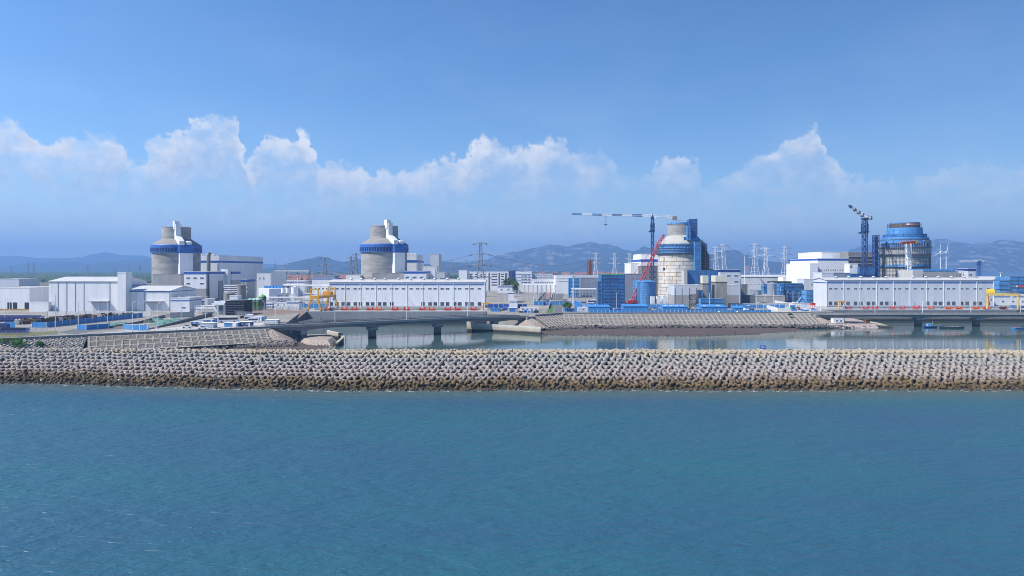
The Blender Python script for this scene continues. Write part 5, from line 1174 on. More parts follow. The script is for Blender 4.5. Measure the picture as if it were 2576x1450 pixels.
P3 = pylon('white pylon by the rusty silo', 2383, 1250, 1012, 'std', pylw); P4 = pylon('white pylon behind the big netted tower', 2458, 1250, 1014, 'std', pylw); P5 = pylon('white pylon left of the white stepped turbine hall', 2518, 1250, 1014, 'std', pylw)
P6 = pylon('white pylon just right of the unfinished reactor scaffolding', 2864, 1120, 988, 'std', pylw, .3); P7 = pylon('tall white pylon overlapping its left neighbour behind navy fascia', 2893, 1120, 977, 'std', pylw, .3)
P8 = pylon('tall white pylon left of the wide-armed one', 3020, 1130, 976, 'std', pylw, .3); P9 = pylon('wide-armed white pylon in the middle of the right group', 3063, 1060, 991, 'Y', pylw); P10 = pylon('white pylon rightmost of the group over the far white hall', 3140, 1130, 987, 'std', pylw, .3)
far = [(1806,1042),(1825,1048),(1865,1040),(1960,1046),(2018,1048),(2092,1045),(2115,1048),(2150,1052),(2170,1056),(112,1050),(134,1050),(45,1068),(350,1062),(460,1070),(515,1068),(560,1062)]
for i, (u, vt) in enumerate(far): pylon('small hazy pylon on the far plain' if u < 700 else 'small hazy pylon before the far mountains', u, 2600, vt, 'std', pyl, group='hazy pylons on the left plain' if u < 700 else 'hazy pylons before the mountains')
def wire(label, p, q, sag, n=10, r=.09):
    p, q = Vector(p), Vector(q); o = thing('power_line', label, 'power line', p); b = MB(); last = Vector((0,0,0))
    for k in range(1, n+1):
        t = k/n; c = (q-p)*t+Vector((0,0,-sag*4*t*(1-t))); b.tube(last, c, r); last = c
    b.build('cable', dsteel, o)
def arm(P, f, s, L_=10): k = P.scale[0]; return (P.location.x+s*L_*k, P.location.y, P.location.z+60*f*k)
for (f, L_) in ((.78,11),(.58,12)):
    wire(f'power line from the big dark pylon towards the white pylons, {"upper" if f > .7 else "lower"} strand', arm(P1,f,1,L_), arm(P3,.82 if f > .7 else .68,-1), 12, r=.12)
    wire(f'power line from the big dark pylon to the left, {"upper" if f > .7 else "lower"} strand', arm(P1,f,-1,L_), (X(1500,900), 900, Z(1060 if f > .7 else 1072,900)), 6, r=.1)
wire('power line sagging from the rightmost white pylon', arm(P10,.82,1), (arm(P10,.82,1)[0]+120, 1300, 30), 14, r=.12)
wire('power line between the tall white pylons over the bay', arm(P7,.97,1,6), arm(P8,.97,-1,6), 10, r=.12)
wire('power line from wide-armed pylon down to the far hall', arm(P9,.8,1,12), (arm(P9,.8,1,12)[0]+40, 1020, 20), 8, r=.12)
wire('power line from tall left pylon down behind navy fascia', arm(P7,.82,1), (arm(P7,.82,1)[0]+70, 1000, 20), 10, r=.12)

# ------------------------------------------------------------------ switchyard and plant clutter on the left
sg = thing('switchyard_gantry', 'long steel switchyard gantry above the white low hall', 'gantry', (X(1168,820), 820, G)); q = MB(); hh = Z(1086,820)-G; w_ = X(1240,820)-X(1100,820)
lattice(q, (-w_/2,0,hh),(w_/2,0,hh),1.6,1.6,26,.2,.14, side=(0,0,1)); q.build('beam', steel, sg)
for k in range(4):
    x = -w_/2+w_*k/3; q = MB(); q.tube((x-1.6,0,0),(x,0,hh+3),.3); q.tube((x+1.6,0,0),(x,0,hh+3),.3); q.tube((x,0,hh+3),(x,0,hh+10),.12); q.build('column', pyl, sg)
block('building', 'white low hall with blue stripe behind the switchyard', 1083, 1218, 790, 1124, 30, stripes=[(1128,1130,blue)])
block('building', 'small white building with blue door behind the switchyard', 1085, 1137, 860, 1108, 16, wall=white, wins=[(3,1092,1112,1112,1116,5)])
block('building', 'pale low hall with blue eaves right of the switchyard', 1248, 1342, 780, 1114, 30, stripes=[(1114,1118,blue)], wall=clad)
block('building', 'grey block on top of the pale low hall', 1252, 1338, 800, 1104, 24, wall=greyclad)
block('building', 'white annex with small windows left of the long pump house', 1255, 1312, 580, 1141, 20, wall=white, wins=[(4,1262,1306,1152,1158,6)])
block('building', 'narrow white service block behind the yellow gantry', 1220, 1245, 590, 1175, 12, wall=white, stripes=[(1178,1181,blue)])
rd = thing('storage_building', 'white many-sided water building with blue coolers on its roof', 'building', (X(1075,610), 626, G)); MB().cyl(0,0,0,Z(1155,610)-G,15,n=8).build('wall', white, rd); MB().cyl(0,0,0,3,15.15,n=8).build('plinth', concl, rd)
for k in range(6): MB().box(-1.2,1.2,-2,2,0,2.2).build('cooler', bluebright, rd, (-8.5+k*3, 1, Z(1155,610)-G))
q = MB()
for k in range(12): q.box(4+k*.9,4.9+k*.9,-16.5,-15.2,.8+k*1.0,1.0+k*1.0)
q.tube((4,-16.5,1.8),(15,-16.5,13.8),.1); q.build('stairs', steel, rd)
tank('tank', 'tall grey concrete tank with railing left of the green tanks', 959, 600, 17.5, 1137, .07, concd)
tank('tank', 'low wide grey tank left of the tall concrete one', 908, 598, 21, 1165, .2, concd)
tank('tank', 'round white tank in the switchyard', 1174, 590, 12.5, 1146, .06, white)
block('building', 'white box hut below the switchyard tank', 1158, 1176, 575, 1178, 8, wall=white)
block('building', 'low white strip building with blue eaves behind green tanks', 1058, 1090, 545, 1211, 10, wall=clad, stripes=[(1216,1219,blue)], wins=[(4,1068,1090,1224,1232,3)])
block('building', 'low white cabin row left of the gantry crane with two windows', 1096, 1148, 520, 1213, 6, wall=white, wins=[(2,1112,1137,1218,1223,5)])
block('building', 'white cabin with blue eaves left of the gantry crane', 1148, 1195, 516, 1207, 8, wall=clad, stripes=[(1211,1213,blue)])
block('building', 'low white bunker roofs before the tall concrete tank', 880, 985, 560, 1204, 18, wall=concl)
block('building', 'small white penthouse on the low bunker', 918, 950, 556, 1184, 8, wall=white)
block('building', 'long white low wall with dark vents by the annex', 775, 830, 535, 1198, 14, wall=white, wins=[(2,797,811,1203,1210,13)])
pr = thing('pipe_rack', 'white pipe rack with pipes behind the green tanks', 'pipe rack', (X(1170,560),560,G)); q = MB()
for k in range(12):
    x = -26+k*4.6
    for y in (0,4): q.tube((x,y,0),(x,y,7.5),.14)
    q.tube((x,0,5),(x,4,5),.12); q.tube((x,0,7.5),(x,4,7.5),.12)
q.tube((-26,0,7.4),(24.6,0,7.4),.12); q.tube((-26,4,7.4),(24.6,4,7.4),.12)
q.build('frame', steel, pr); 
for y in (.4,1.4,2.4,3.4): MB().tube((-27,y,7.9),(26,y,7.9),.3,8).build('pipe', white, pr)
for y in (.6,2.2): MB().tube((-27,y,5.4),(20,y,5.4),.3,8).build('pipe', steel, pr)
pr = thing('pipe_rack', 'pipe run between the slim stair tower and the tall concrete tank', 'pipe rack', (X(918,612),612,G)); 
for k in range(5): MB().tube((-5,0,9+k*1.8),(16 if k % 2 else 12,0,9+k*1.8),.32,8).build('pipe', steel, pr)
q = MB()
for x in (-5,0,5,10): q.tube((x,.5,0),(x,.5,18),.16)
q.tube((-5,.5,17),(10,.5,17),.14)
q.build('frame', pyl, pr)
tr = thing('transformer', 'row of grey transformers with bushings beside the white water building', 'transformer', (X(1150,600),600,G))
for k in range(3):
    MB().box(-9+k*6,-5+k*6,-2,2,0,6).build('transformer_body', greyclad, tr); q = MB()
    for j in range(3): q.tube((-8.4+k*6+j*1.3,0,6),(-8.4+k*6+j*1.3,0,8.5),.22,6)
    q.build('bushings', dsteel, tr)
gi = thing('pipe_line', 'white overhead bus duct running to the long pump house', 'duct', (X(1200,575),575,G))
q = MB(); q.tube((-14,0,17.5),(42,0,17),.55,8); q.build('duct', white, gi); q = MB()
for k in range(6): q.tube((-13+k*10,0,0),(-13+k*10,0,17),.2)
q.build('supports', steel, gi)
for k, (u, l) in enumerate(((1134,'left'),(1151,'right'))):
    o = thing('vent_pipe', f'white vent pipe with black elbow, {l} of the pair in the switchyard', 'vent pipe', (X(u,600),600,G)); MB().cyl(0,0,0,10,.5,n=8).build('stem', steel, o); MB().cyl(0,0,10,14.5,1.9,n=14).build('drum', white, o); q = MB(); q.tube((0,0,14.5),(0,0,16.2),.7,8); q.tube((0,0,16),(2.6,0,17.6),.6,8); q.build('elbow', dsteel, o)
# green tanks
for (u, r_, vt, l, dm) in ((998,13,1194,'left of three with pale domes',greenl),(1015,13,1193,'middle of three with pale domes',greenl),(1031,13,1192,'right of three with pale domes',greenl),(1046,13,1180,'tall one with bright dome behind the three',greenb)):
    Y = 512 if dm is greenl else 524; rr = r_*Y/FPX; hh = Z(vt,Y)-G; o = thing('green_tank', 'green steel tank, '+l, 'tank', (X(u,Y),Y+rr,G))
    MB().cyl(0,0,0,hh-1.4,rr,n=24).build('shell', green, o); MB().lathe([(rr*1.05,hh-1.5),(rr*.95,hh-1),(rr*.6,hh-.3),(rr*.12,hh)],24).build('dome', dm, o); MB().cyl(0,0,hh-.1,hh+.7,.35,n=8).build('vent', dsteel, o); MB().cyl(0,0,hh-3.2,hh-1.6,rr*1.03,n=24).build('name_band', dark, o)
    q = MB()
    for k in range(5): a = rad(-125+k*16); a2 = a+.1; ro = rr*1.04+.02; q.add([(ro*math.cos(a),ro*math.sin(a),hh-2.8),(ro*math.cos(a2),ro*math.sin(a2),hh-2.8),(ro*math.cos(a2),ro*math.sin(a2),hh-2.0),(ro*math.cos(a),ro*math.sin(a),hh-2.0)],[(0,1,2,3)])
    q.build('print', white, o)
# portal gate, dark netted block, scaffolded wall
b = block('gate_building', 'white gate building with tall grey doors and canopy', 858, 902, 470, 1208, 14, wall=white); w_ = b['w']
MB().box(-w_/2+3,w_/2-1.6,-.1,.01,0,b['h']-2.4).build('door', mat('dark_grey_door',(.13,.15,.19),.5,.1,.3), b); MB().box(-w_/2-1,w_/2+.2,-2.2,.0,b['h']-2.2,b['h']-.8).build('canopy', white, b); MB().box(.55,.75,-.16,-.1,0,b['h']-2.4).build('door_joint', dsteel, b)
nb_ = netblock('scaffold', 'black netted scaffold block beside the white gate building', 903, 974, 462, 1203, 16, 6, netd)
sw = thing('scaffold', 'bare grey scaffolding before a round white wall', 'scaffold', (X(815,475),475,G)); q = MB(); hh = Z(1222,475)-G
for i in range(9):
    for y in (0,2.5): q.tube((-6+i*1.7,y,0),(-6+i*1.7,y,hh),.1)
for k in range(6):
    for y in (0,2.5): q.tube((-6.4,y,.5+k*hh/6),(8,y,.5+k*hh/6),.1)
q.build('scaffold_poles', steel, sw); MB().cyl(1,9,0,hh-.5,6.5,n=20).build('round_wall', concl, sw); MB().box(-6.5,8,.3,2.2,hh*.5,hh*.5+.15).build('deck_board', steel, sw)
rw_ = wall_line('ramp_wall', 'dark retaining wall along the left ramp', 'wall', [(*gp(432,1311),G+.6),(*gp(560,1293),G+1.2),(*gp(660,1270),G+1.8)], .4, concd, G-.2)
wall_line('ramp_wall', 'long retaining wall rising to the gate building', 'wall', [(*gp(590,1320),G+.6),(*gp(700,1298),G+1.4),(*gp(850,1264),G+2.6)], .4, concd, G-.2)
wall_line('ramp_wall', 'pale wall behind the green tarpaulins', 'wall', [(*gp(680,1272),G+3.4),(*gp(778,1268),G+3.4)], .4, concl, G-.2)

# cabins, containers, vehicles
def cabin(label, u0, u1, Y, vt, depth, m, roof=white, win=2, door=True, rz=0, name='cabin', zb=G):
    w = X(u1,Y)-X(u0,Y); h = Z(vt,Y)-zb; o = thing(name, label, 'cabin', ((X(u0,Y)+X(u1,Y))/2, Y, zb), rz)
    MB().box(-w/2,w/2,0,depth,0,h-.15).build('wall', m, o); MB().box(-w/2-.15,w/2+.15,-.15,depth+.15,h-.15,h+.05).build('roof', roof, o)
    for k in range(win): window(o, -w/2+w*(k+.8)/(win+.6), h*.4, min(1.3,w*.15), h*.3)
    if door: MB().box(w/2-w*.18,w/2-w*.08,-.06,.01,0,h*.75).build('door', white, o)
    return o
cb = mat('cabin_blue', (.05,.17,.46), .5, .1, .3); cbl = mat('cabin_light_blue', (.16,.4,.72), .5, .1, .3); cbd = mat('cabin_navy', (.018,.05,.2), .5, .1, .3)
cabin('blue site cabin with white roof before the bus', 763, 812, 380, 1286, 3, cb); cabin('small blue cabin with open doors left of the bus', 812, 852, 392, 1278, 3, cb); cabin('darker blue cabin just left of the bus', 852, 886, 402, 1272, 3, cbd)
cabin('grey white container box with flat roof in the left car park', 799, 854, 362, 1292, 5, mat('container_grey', (.4,.44,.48), .5, .06, .3), win=0, door=False, name='container')
cabin('bright blue cabin with air conditioner right of the grey container', 897, 953, 369, 1291, 4, bluebright, win=1); cabin('navy cabin with two windows next to the bright blue one', 953, 1003, 371, 1288, 4, cbd, win=2)
cabin('long light blue cabin at an angle by the earth bank', 1008, 1052, 412, 1266, 4, cbl, win=3, rz=-.35); cabin('pale box cabin right of the light blue cabins', 1060, 1110, 392, 1280, 5, clad2, win=0, door=False); cabin('small white hut behind the parked minibuses', 983, 1006, 432, 1260, 4, white, win=0)
o = thing('air_conditioner', 'white air conditioner box before the bright blue cabin', 'air conditioner', (X(939,366),366,G)); MB().box(-1,1,-.5,.5,.1,2.2).build('case', white, o); MB().cyl(0,0,0,.1,.7,n=12).build('fan_grille', dsteel, o)
tyre = mat('tyre', (.02,.02,.02), .9); cglass = mat('car_glass', (.03,.04,.05), .1, .1, 1, spec=.7)
def car(label, x, y, rz, m, kind='suv', cat='car', group=None, zb=G):
    o = thing({'bus':'bus','minibus':'minibus','pickup':'pickup_truck'}.get(kind,'car'), label, cat, (x,y,zb), rz, group)
    if kind in ('bus','minibus'):
        L_, W, Hh = (11.5,2.5,3.4) if kind == 'bus' else (6.5,2.1,2.7)
        MB().prism([(-L_/2,.4),(L_/2-.2,.4),(L_/2,1.2),(L_/2-.25,Hh-.35),(L_/2-.8,Hh),(-L_/2+.2,Hh),(-L_/2,Hh-.4)],'y',-W/2,W/2).build('body', m, o)
        for s in (-1,1): MB().box(-L_/2+.4,L_/2-.8,s*W/2-.02*(s<0),s*W/2+.02*(s>0),Hh*.48,Hh*.84).build('side_window', cglass, o)
        MB().box(L_/2-.26,L_/2-.02,-W/2+.15,W/2-.15,Hh*.42,Hh*.8).build('windscreen', cglass, o); MB().box(-2,1.4,-.7,.7,Hh,Hh+.25).build('roof_unit', m, o)
        ax = (-L_/2+2.2, L_/2-2.3)
    else:
        L_, W, Hh = (4.7,1.85,1.75) if kind == 'suv' else (5.2,1.9,1.8)
        if kind == 'pickup': P_ = [(-2.6,.35),(2.55,.35),(2.6,.9),(1.2,1.05),(.6,1.75),(-.8,1.78),(-1.0,1.1),(-2.6,1.1)]
        else: P_ = [(-2.3,.35),(2.3,.35),(2.35,.85),(1.25,1.05),(.5,1.65),(-1.5,1.72),(-2.25,1.2)]
        MB().prism(P_,'y',-W/2,W/2).build('body', m, o)
        for s in (-1,1):
            MB().prism([(-1.45 if kind=='suv' else -.75,1.1),(1.05,1.1),(.45,1.58),(-1.4 if kind=='suv' else -.7,1.62)],'y',s*W/2-.02,s*W/2+.02).build('side_window', cglass, o)
        MB().add([(1.22,-.8,1.08),(1.22,.8,1.08),(.53,.75,1.66),(.53,-.75,1.66)],[(0,1,2,3)]).build('windscreen', cglass, o)
        ax = (-1.4,1.45)
    for a in ax:
        for s in (-1,1):
            q = MB(); q.T = Matrix.Translation((a,s*(W/2-.1),.38 if kind not in ('bus',) else .5)) @ Matrix.Rotation(math.pi/2,4,'X'); r_ = .36 if kind != 'bus' else .5; q.cyl(0,0,-.12,.12,r_,n=12); q.build('wheel', tyre, o)
    return o
wp = mat('white_car_paint', (.76,.77,.78), .25, .03, 1, spec=.6); bp = mat('black_car_paint', (.03,.03,.035), .25, .1, 1, spec=.6)
x,y = gp(748,1312); car('white suv parked in the left car park', x,y,3.3,wp); x,y = gp(775,1308); car('black car parked behind the white suv', x,y,3.3,bp); x,y = gp(812,1317); car('white pickup truck parked behind the left parapet', x,y,.1,wp,'pickup','pickup')
x,y = gp(912,1290); car('white coach parked before the black netted block', x,y,3.45,wp,'bus','bus'); x,y = gp(1000,1283); car('white minibus parked by the light blue cabins', x,y,.2,wp,'minibus','minibus'); x,y = gp(1015,1290); car('white minibus parked nearest the left bridge end', x,y,.2,wp,'minibus','minibus'); x,y = gp(975,1274); car('black van parked under the black netted block', x,y,.2,bp,'suv')
x,y = gp(2868,1251); car('white car by the blue fence below the module columns', x,478.5,0,wp); x,y = gp(2958,1251); car('white car by the blue fence right of the first white car', X(2958,479),478.5,0,wp)
x,y = gp(2372,1215); car('white coach left of the big netted tower', x,y,3.2,wp,'bus','bus'); x,y = gp(2540,1214); car('white coach right of the crimson crane foot', x,y,3.1,wp,'bus','bus'); x,y = gp(10,1316); car('dark blue truck at the left edge', x,y,0,cbd,'minibus','truck')
# cable drums and crates
dm_ = MB(); dm_.T = Matrix.Rotation(math.pi/2,4,'X'); dm_.cyl(0,0,-.8,.8,.7,n=12); dmb = dm_.mesh('barrel',[mat('drum_cable',(.07,.065,.06),.8,.3,.5)])
df_ = MB(); df_.T = Matrix.Rotation(math.pi/2,4,'X'); df_.cyl(0,0,-.06,.06,1.35,n=14); dfm = [df_.mesh('flange',[mm]) for mm in (rust, mat('drum_wood',(.3,.24,.17),.9,.2,.6), mat('drum_dark',(.08,.075,.07),.8), concl)]
for i in range(58):
    t = (i % 29)/28; u = 70+t*475+R.uniform(-4,4); v = 1300-t*36-(6 if i >= 29 else 0); x,y = gp(u,v); o = thing('cable_drum', 'cable drum', 'cable drum', (x,y,G+1.35), rad(R.uniform(-35,35)), 'cable drums behind the left blue fence')
    fk = R.choice((0,0,1,2,2,3)); o['label'] = ('rusty brown','bare wooden','dark','pale grey')[fk]+' cable drum stored in the '+('front' if i < 29 else 'rear')+' row behind the blue fence'
    inst('barrel', dmb, o); f_ = dfm[fk]; inst('flange', f_, o, (0,-.85,0)); inst('flange', f_, o, (0,.85,0))
cr = MB().box(-2.2,2.2,-1.1,1.1,0,1.1).box(-2.3,2.3,-1.2,1.2,1.1,1.25).mesh('crate',[mat('purple_blue_crate',(.05,.06,.2),.7,.3,.8)])
for i in range(26):
    for k in range(2):
        t = i/25; x,y = gp(-20+t*180+R.uniform(-2,2),1288-10*(i%3)/2); o = inst('crate', cr, None, (x,y,G+1.26*k), rz=R.uniform(-.1,.1)); tag(o, ('upper' if k else 'lower')+' dark blue crate stacked at the left edge behind the drums', 'crate', 'dark blue crates at the left edge','thing')
# solar panels
spm = MB().box(-1.9,1.9,-.03,.03,0,2.0); spm_ = spm.mesh('panel',[mat('solar_cell',(.035,.045,.12),.2,.2,1,spec=.6)])
for r_ in range(3):
    for k in range(8):
        x,y = gp(-8+k*14.5+r_*3,1338-r_*6); o = thing('solar_panel','blue solar panel on a tilted frame in the left corner','solar panel',(x,y,G),0,'solar panels in the left corner'); p = inst('panel',spm_,o,(0,0,.6),rot=(rad(-55),0,0)); q = MB(); q.tube((-1.5,.4,0),(-1.5,.4,1.1),.06); q.tube((1.5,.4,0),(1.5,.4,1.1),.06); q.build('frame', steel, o)
# tarpaulin heaps and block stacks
def heap(label, u, v, w, d_, h, m, name='tarpaulin_heap', cat='heap'):
    x,y = gp(u,v); b = MB(); n = 9; vs_ = []
    for i in range(n):
        for j in range(n):
            px, py = (i/(n-1)-.5)*w, (j/(n-1)-.5)*d_; e = min(1, 3*min(i,n-1-i,j,n-1-j)/(n-1)+.0); vs_.append((px,py,h*e*(.75+.35*noise.noise(Vector((px*.4+u,py*.5,v))))))
    b.add(vs_,[(i*n+j,(i+1)*n+j,(i+1)*n+j+1,i*n+j+1) for i in range(n-1) for j in range(n-1)]); o = b.build(name, m, None, (x,y,G)); return tag(o,label,cat,None,'thing')
for u,v,w_,l in ((450,1304,9,'left of the block stacks'),(490,1298,10,'behind the block stacks'),(590,1290,8,'dark one by the lamp post'),(640,1300,11,'nearest the ramp wall'),(660,1290,12,'under the pale wall'),(700,1284,9,'at the foot of the ramp wall'),(625,1282,9,'far one on the ramp side')): heap('green tarpaulin heap '+l, u, v, w_, 5, 2.0, tarp if 'dark' not in l else mat('dark_tarp',(.05,.07,.06),.8))
bk = MB().box(-1.5,1.5,-1,1,0,1.3).mesh('block_stack',[concl])
for i in range(14):
    x,y = gp(515+i*8+R.uniform(-1,1),1307 if i < 8 else 1314); o = inst('block_stack',bk,None,(x,y,G),rz=R.uniform(-.1,.1)); tag(o,'pale stack of concrete blocks behind the short blue fence','block stack','concrete block stacks behind the short blue fence','thing')
# ------------------------------------------------------------------ middle: offices, canopy, roads
b = block('office_block', 'white apartment-like office block with dark window bays', 1868, 2034, 980, 1088, 16, wall=white, cat='office block')
w_ = b['w']
for u in (1957,1997,2023): MB().box(X(u,980)-X(1951,980)-1.1, X(u,980)-X(1951,980)+1.1, -.14, .02, 0, b['h']-1.5).build('dark_bay', mat('dark_facade',(.12,.13,.15),.5,.1,.5), b)
for vv in (1095,1104,1116,1127,1138):
    for u, wpx in ((1885,11),(1905,11),(1925,6),(1940,6),(1973,14),(1985,8),(2010,12),(2027,6)): window(b, X(u,980)-X(1951,980), Z(vv+5,980)-G, wpx*980/FPX, 5*980/FPX)
block('office_block', 'plain white slab end left of the office block', 1835, 1868, 975, 1082, 16, wall=white, cat='office block')
b = block('office_block', 'white six-storey tower block with blue lines and wide windows', 2063, 2128, 920, 1086, 22, wall=clad, stripes=[(1097,1098.5,blue),(1110,1111.5,blue),(1122.5,1124,blue)], cat='office block')
for vv in (1102,1115,1128):
    for u, wpx in ((2090,8),(2103,12),(2117,8)): window(b, X(u,920)-X(2095.5,920), Z(vv+4.5,920)-G, wpx*920/FPX, 4.5*920/FPX)
b = block('office_block', 'long white office wing with small windows right of tower block', 2128, 2212, 930, 1097, 18, wall=clad, cat='office block', wins=[(12,2133,2206,1102,1105,4),(12,2133,2206,1110,1113,4)])
block('office_block', 'white arcade wing with dark arches before the office wing', 2128, 2238, 900, 1119, 12, wall=clad, cat='office block', wins=[(14,2140,2232,1127,1133,4)])
block('office_block', 'navy clad block behind the tower block', 2034, 2068, 1050, 1084, 20, wall=MATS['cabin_navy'], cat='office block')
block('office_block', 'blue flat block at the end of the office wing', 2210, 2226, 940, 1096, 20, wall=MATS['cabin_navy'], cat='office block')
block('hall', 'broad white hall with rows of small windows in the centre', 2222, 2292, 860, 1102, 40, wall=white, cat='hall', wins=[(8,2232,2286,1114,1117,4),(8,2236,2286,1125,1128,4)])
block('hall', 'long pale hall behind the netted tower', 2292, 2400, 870, 1103, 40, wall=clad2, cat='hall')
netblock('scaffold', 'small blue netted building by the centre hall', 2276, 2318, 740, 1113, 14, 5, netl)
block('building', 'grey building with dark windows left of the netted tower', 2322, 2395, 760, 1113, 20, wall=greyclad, wins=[(5,2338,2380,1118,1122,5),(5,2338,2380,1132,1138,5)])
block('house', 'pale control house with two windows right of the long pump house', 1991, 2050, 640, 1146, 14, wall=clad, stripes=[(1146,1149,MATS['cabin_navy'])], wins=[(2,2005,2033,1155,1161,6)], base=(1172,concl))
block('house', 'small white annex of the pale control house', 2033, 2057, 625, 1171, 8, wall=white, stripes=[(1173,1175,blue)])
block('house', 'small white gatehouse between dark blue sheets', 2038, 2069, 542, 1202, 8, wall=clad, stripes=[(1207,1209,MATS['cabin_navy'])])
block('house', 'row of white cabins with four windows by the bridge end', 2082, 2154, 505, 1231, 6, wall=white, wins=[(4,2092,2144,1235,1240,7)])
cabin('bright blue container right of the yellow jib', 1964, 1995, 500, 1234, 4, bluebright, bluebright, win=0, door=False, name='container')
cabin('blue hut with white awning by the bridge end', 2038, 2068, 498, 1231, 4, cb, win=0); MB().box(-4,4,-3,0,0,.2)
cp = thing('canopy', 'long white flat canopy on posts over the middle road', 'canopy', (X(2160,690),690,G)); hh = Z(1139,690)-G; wq = X(2232,690)-X(2100,690)
MB().box(-wq/2,wq/2,0,12,hh-.5,hh).build('roof', white, cp)
pm = MB().box(-.2,.2,-.2,.2,0,hh-.5).mesh('post',[steel])
for k in range(8):
    for y in (.6,11.4): inst('post',pm,cp,(-wq/2+1+(wq-2)*k/7,y,0))
pg = thing('pergola', 'row of slanting white posts with rails along the middle ramp', 'pergola', (*gp(2170,1168),G)); o0 = Vector(pg.location)
pts_ = [Vector((*gp(2178,1150+0),G)).lerp(Vector((*gp(2128,1218),G)), k/15) for k in range(16)]
pm = MB().box(-.13,.13,-.13,.13,0,6.5).mesh('post',[white])
for p in pts_:
    inst('post',pm,pg,p-o0); inst('post',pm,pg,p-o0+Vector((4,0,0)))
q = MB()
for a_,b_ in zip(pts_,pts_[1:]):
    for dx_ in (0,4): q.tube(a_-o0+Vector((dx_,0,6.4)),b_-o0+Vector((dx_,0,6.4)),.14); q.tube(a_-o0+Vector((dx_,0,2.5)),b_-o0+Vector((dx_,0,2.5)),.09)
q.build('rails', white, pg)
wall_line('ramp_wall', 'pale parapet along the middle ramp', 'wall', [(*gp(2184,1164),G+1.4),(*gp(2138,1218),G+1.4)], .5, concl, G-.1)
wall_line('ramp_wall', 'pale kerb wall right of the red path', 'wall', [(*gp(2212,1165),G+1.0),(*gp(2203,1198),G+1.0)], .5, concl, G-.1)
wall_line('ramp_wall', 'white footbridge parapet across the small asphalt ramp', 'wall', [(*gp(2196,1236),G+1.6),(*gp(2200,1218),G+2.6),(*gp(2270,1212),G+2.6)], .3, concl, G+.2)
pr = thing('pipe_rack', 'white pipe rack left of the netted tower', 'pipe rack', (X(2345,640),640,G)); q = MB()
for k in range(9):
    for y in (0,5): q.tube((-13+k*3.2,y,0),(-13+k*3.2,y,12),.16)
    q.tube((-13+k*3.2,0,12),(-13+k*3.2,5,12),.14)
for y in (0,5): q.tube((-13,y,11.8),(12.6,y,11.8),.14)
q.build('frame', steel, pr)
for y, z in ((.5,12.4),(2,12.4),(3.6,12.4),(1,9.5),(3,9.5)): MB().tube((-14,y,z),(13,y,z),.35,8).build('pipe', white, pr)
cs = thing('covered_stairs', 'blue covered stairway with two pale roof panels', 'stairway', (X(2318,505),505,G)); MB().prism([(-7,0),(6,0),(6,6.5),(-1,11),(-7,14)],'y',0,.3).build('side_wall', bluebright, cs); MB().prism([(-7,14.1),(-1,11.1),(-1,11.4),(-7,14.4)],'y',-.5,5).build('roof', cbl, cs); MB().prism([(-1,10.6),(6,6.6),(6,6.9),(-1,10.9)],'y',-.5,5).build('roof', cbl, cs); cs.rotation_euler[2] = rad(-20); cs.scale = (.55,.8,.56); MB().box(4.2,7,-.2,5,0,6.4).build('end_wall', white, cs)
cabin('small pale guard hut below the covered stairway', 2312, 2353, 496, 1230, 5, clad2, win=1)
# flat blue sheds with pale roof openings
def shed(label, u0, u1, Y, vt, d_, patches):
    w = X(u1,Y)-X(u0,Y); h = Z(vt,Y)-G; o = thing('site_shed', label, 'shed', ((X(u0,Y)+X(u1,Y))/2,Y,G)); MB().box(-w/2,w/2,0,d_,0,h).build('wall', bluebright, o)
    MB().prism([(-.3,h),(d_+.3,h+.9),(d_+.3,h+1.1),(-.3,h+.2)],'x',-w/2-.3,w/2+.3).build('roof', bluebright, o)
    for p in patches: MB().prism([(d_*.3,h+.48),(d_*.6,h+.75),(d_*.6,h+.79),(d_*.3,h+.52)],'x',-w/2+w*p,-w/2+w*(p+.13)).build('roof_light', concl, o)
shed('flat blue shed left of the big netted tower', 2350, 2440, 505, 1228, 12, []); shed('flat blue shed right of the crimson crane foot', 2494, 2594, 505, 1226, 12, []); shed('flat blue shed with four pale roof lights', 2652, 2751, 505, 1228, 14, [.1,.34,.56,.8]); shed('flat blue shed with two pale roof lights below module columns', 2806, 2907, 505, 1228, 14, [.15,.68]); shed('low navy shed left of the blue roofed gatehouse', 2934, 2978, 505, 1232, 6, [])
o = thing('gatehouse', 'white gatehouse with tilted blue signboard roof', 'gatehouse', (X(3000,500),500,G)); MB().box(-3.6,3.6,0,4,0,3).build('wall', white, o); MB().prism([(-4,3),(4,3),(4,4.2),(-4,5.8)],'y',-.4,-.1).build('signboard', bluebright, o); MB().box(-4,4,-.1,4.4,3,3.3).build('roof', bluebright, o); MB().box(-.5,3,-.06,.01,.9,2.2).build('window', cglass, o)
q = MB()
for k in range(4): q.box(-3+k*.8,-2.5+k*.8,-.46,-.4,4.1,4.7)
q.build('print', white, o)
# clutter around the module columns: steel plates, frames, barrels
stf = thing('steel_skeleton', 'dark open steel frame tower left of the module columns', 'steel frame', (X(2778,535),535,G)); q = MB(); lattice(q,(0,3,0),(0,3,Z(1180,535)-G),5.5,5.5,3,.3,.2); q.build('frame', dsteel, stf)
stf = thing('steel_skeleton', 'tall dark lattice stack beside the slim module column', 'steel frame', (X(2796,540),540,G)); q = MB(); lattice(q,(0,1,0),(0,1,Z(1161,540)-G),1.6,1.6,14,.2,.14); q.build('frame', dsteel, stf)
for i, (u,v) in enumerate(((2765,1222),(2772,1218),(2790,1224),(2915,1222),(2930,1224),(2945,1222),(2720,1214),(2740,1213))):
    x,y = gp(u,v); o = inst('plate_stack', MB().box(-4,4,-1.6,1.6,0,.9).mesh('plate_stack',[rust]), None, (x,y,G), rz=R.uniform(-.5,.5)); tag(o,'rusty stack of steel plates lying in the site yard','plate stack','rusty plate stacks in the site yard','thing')
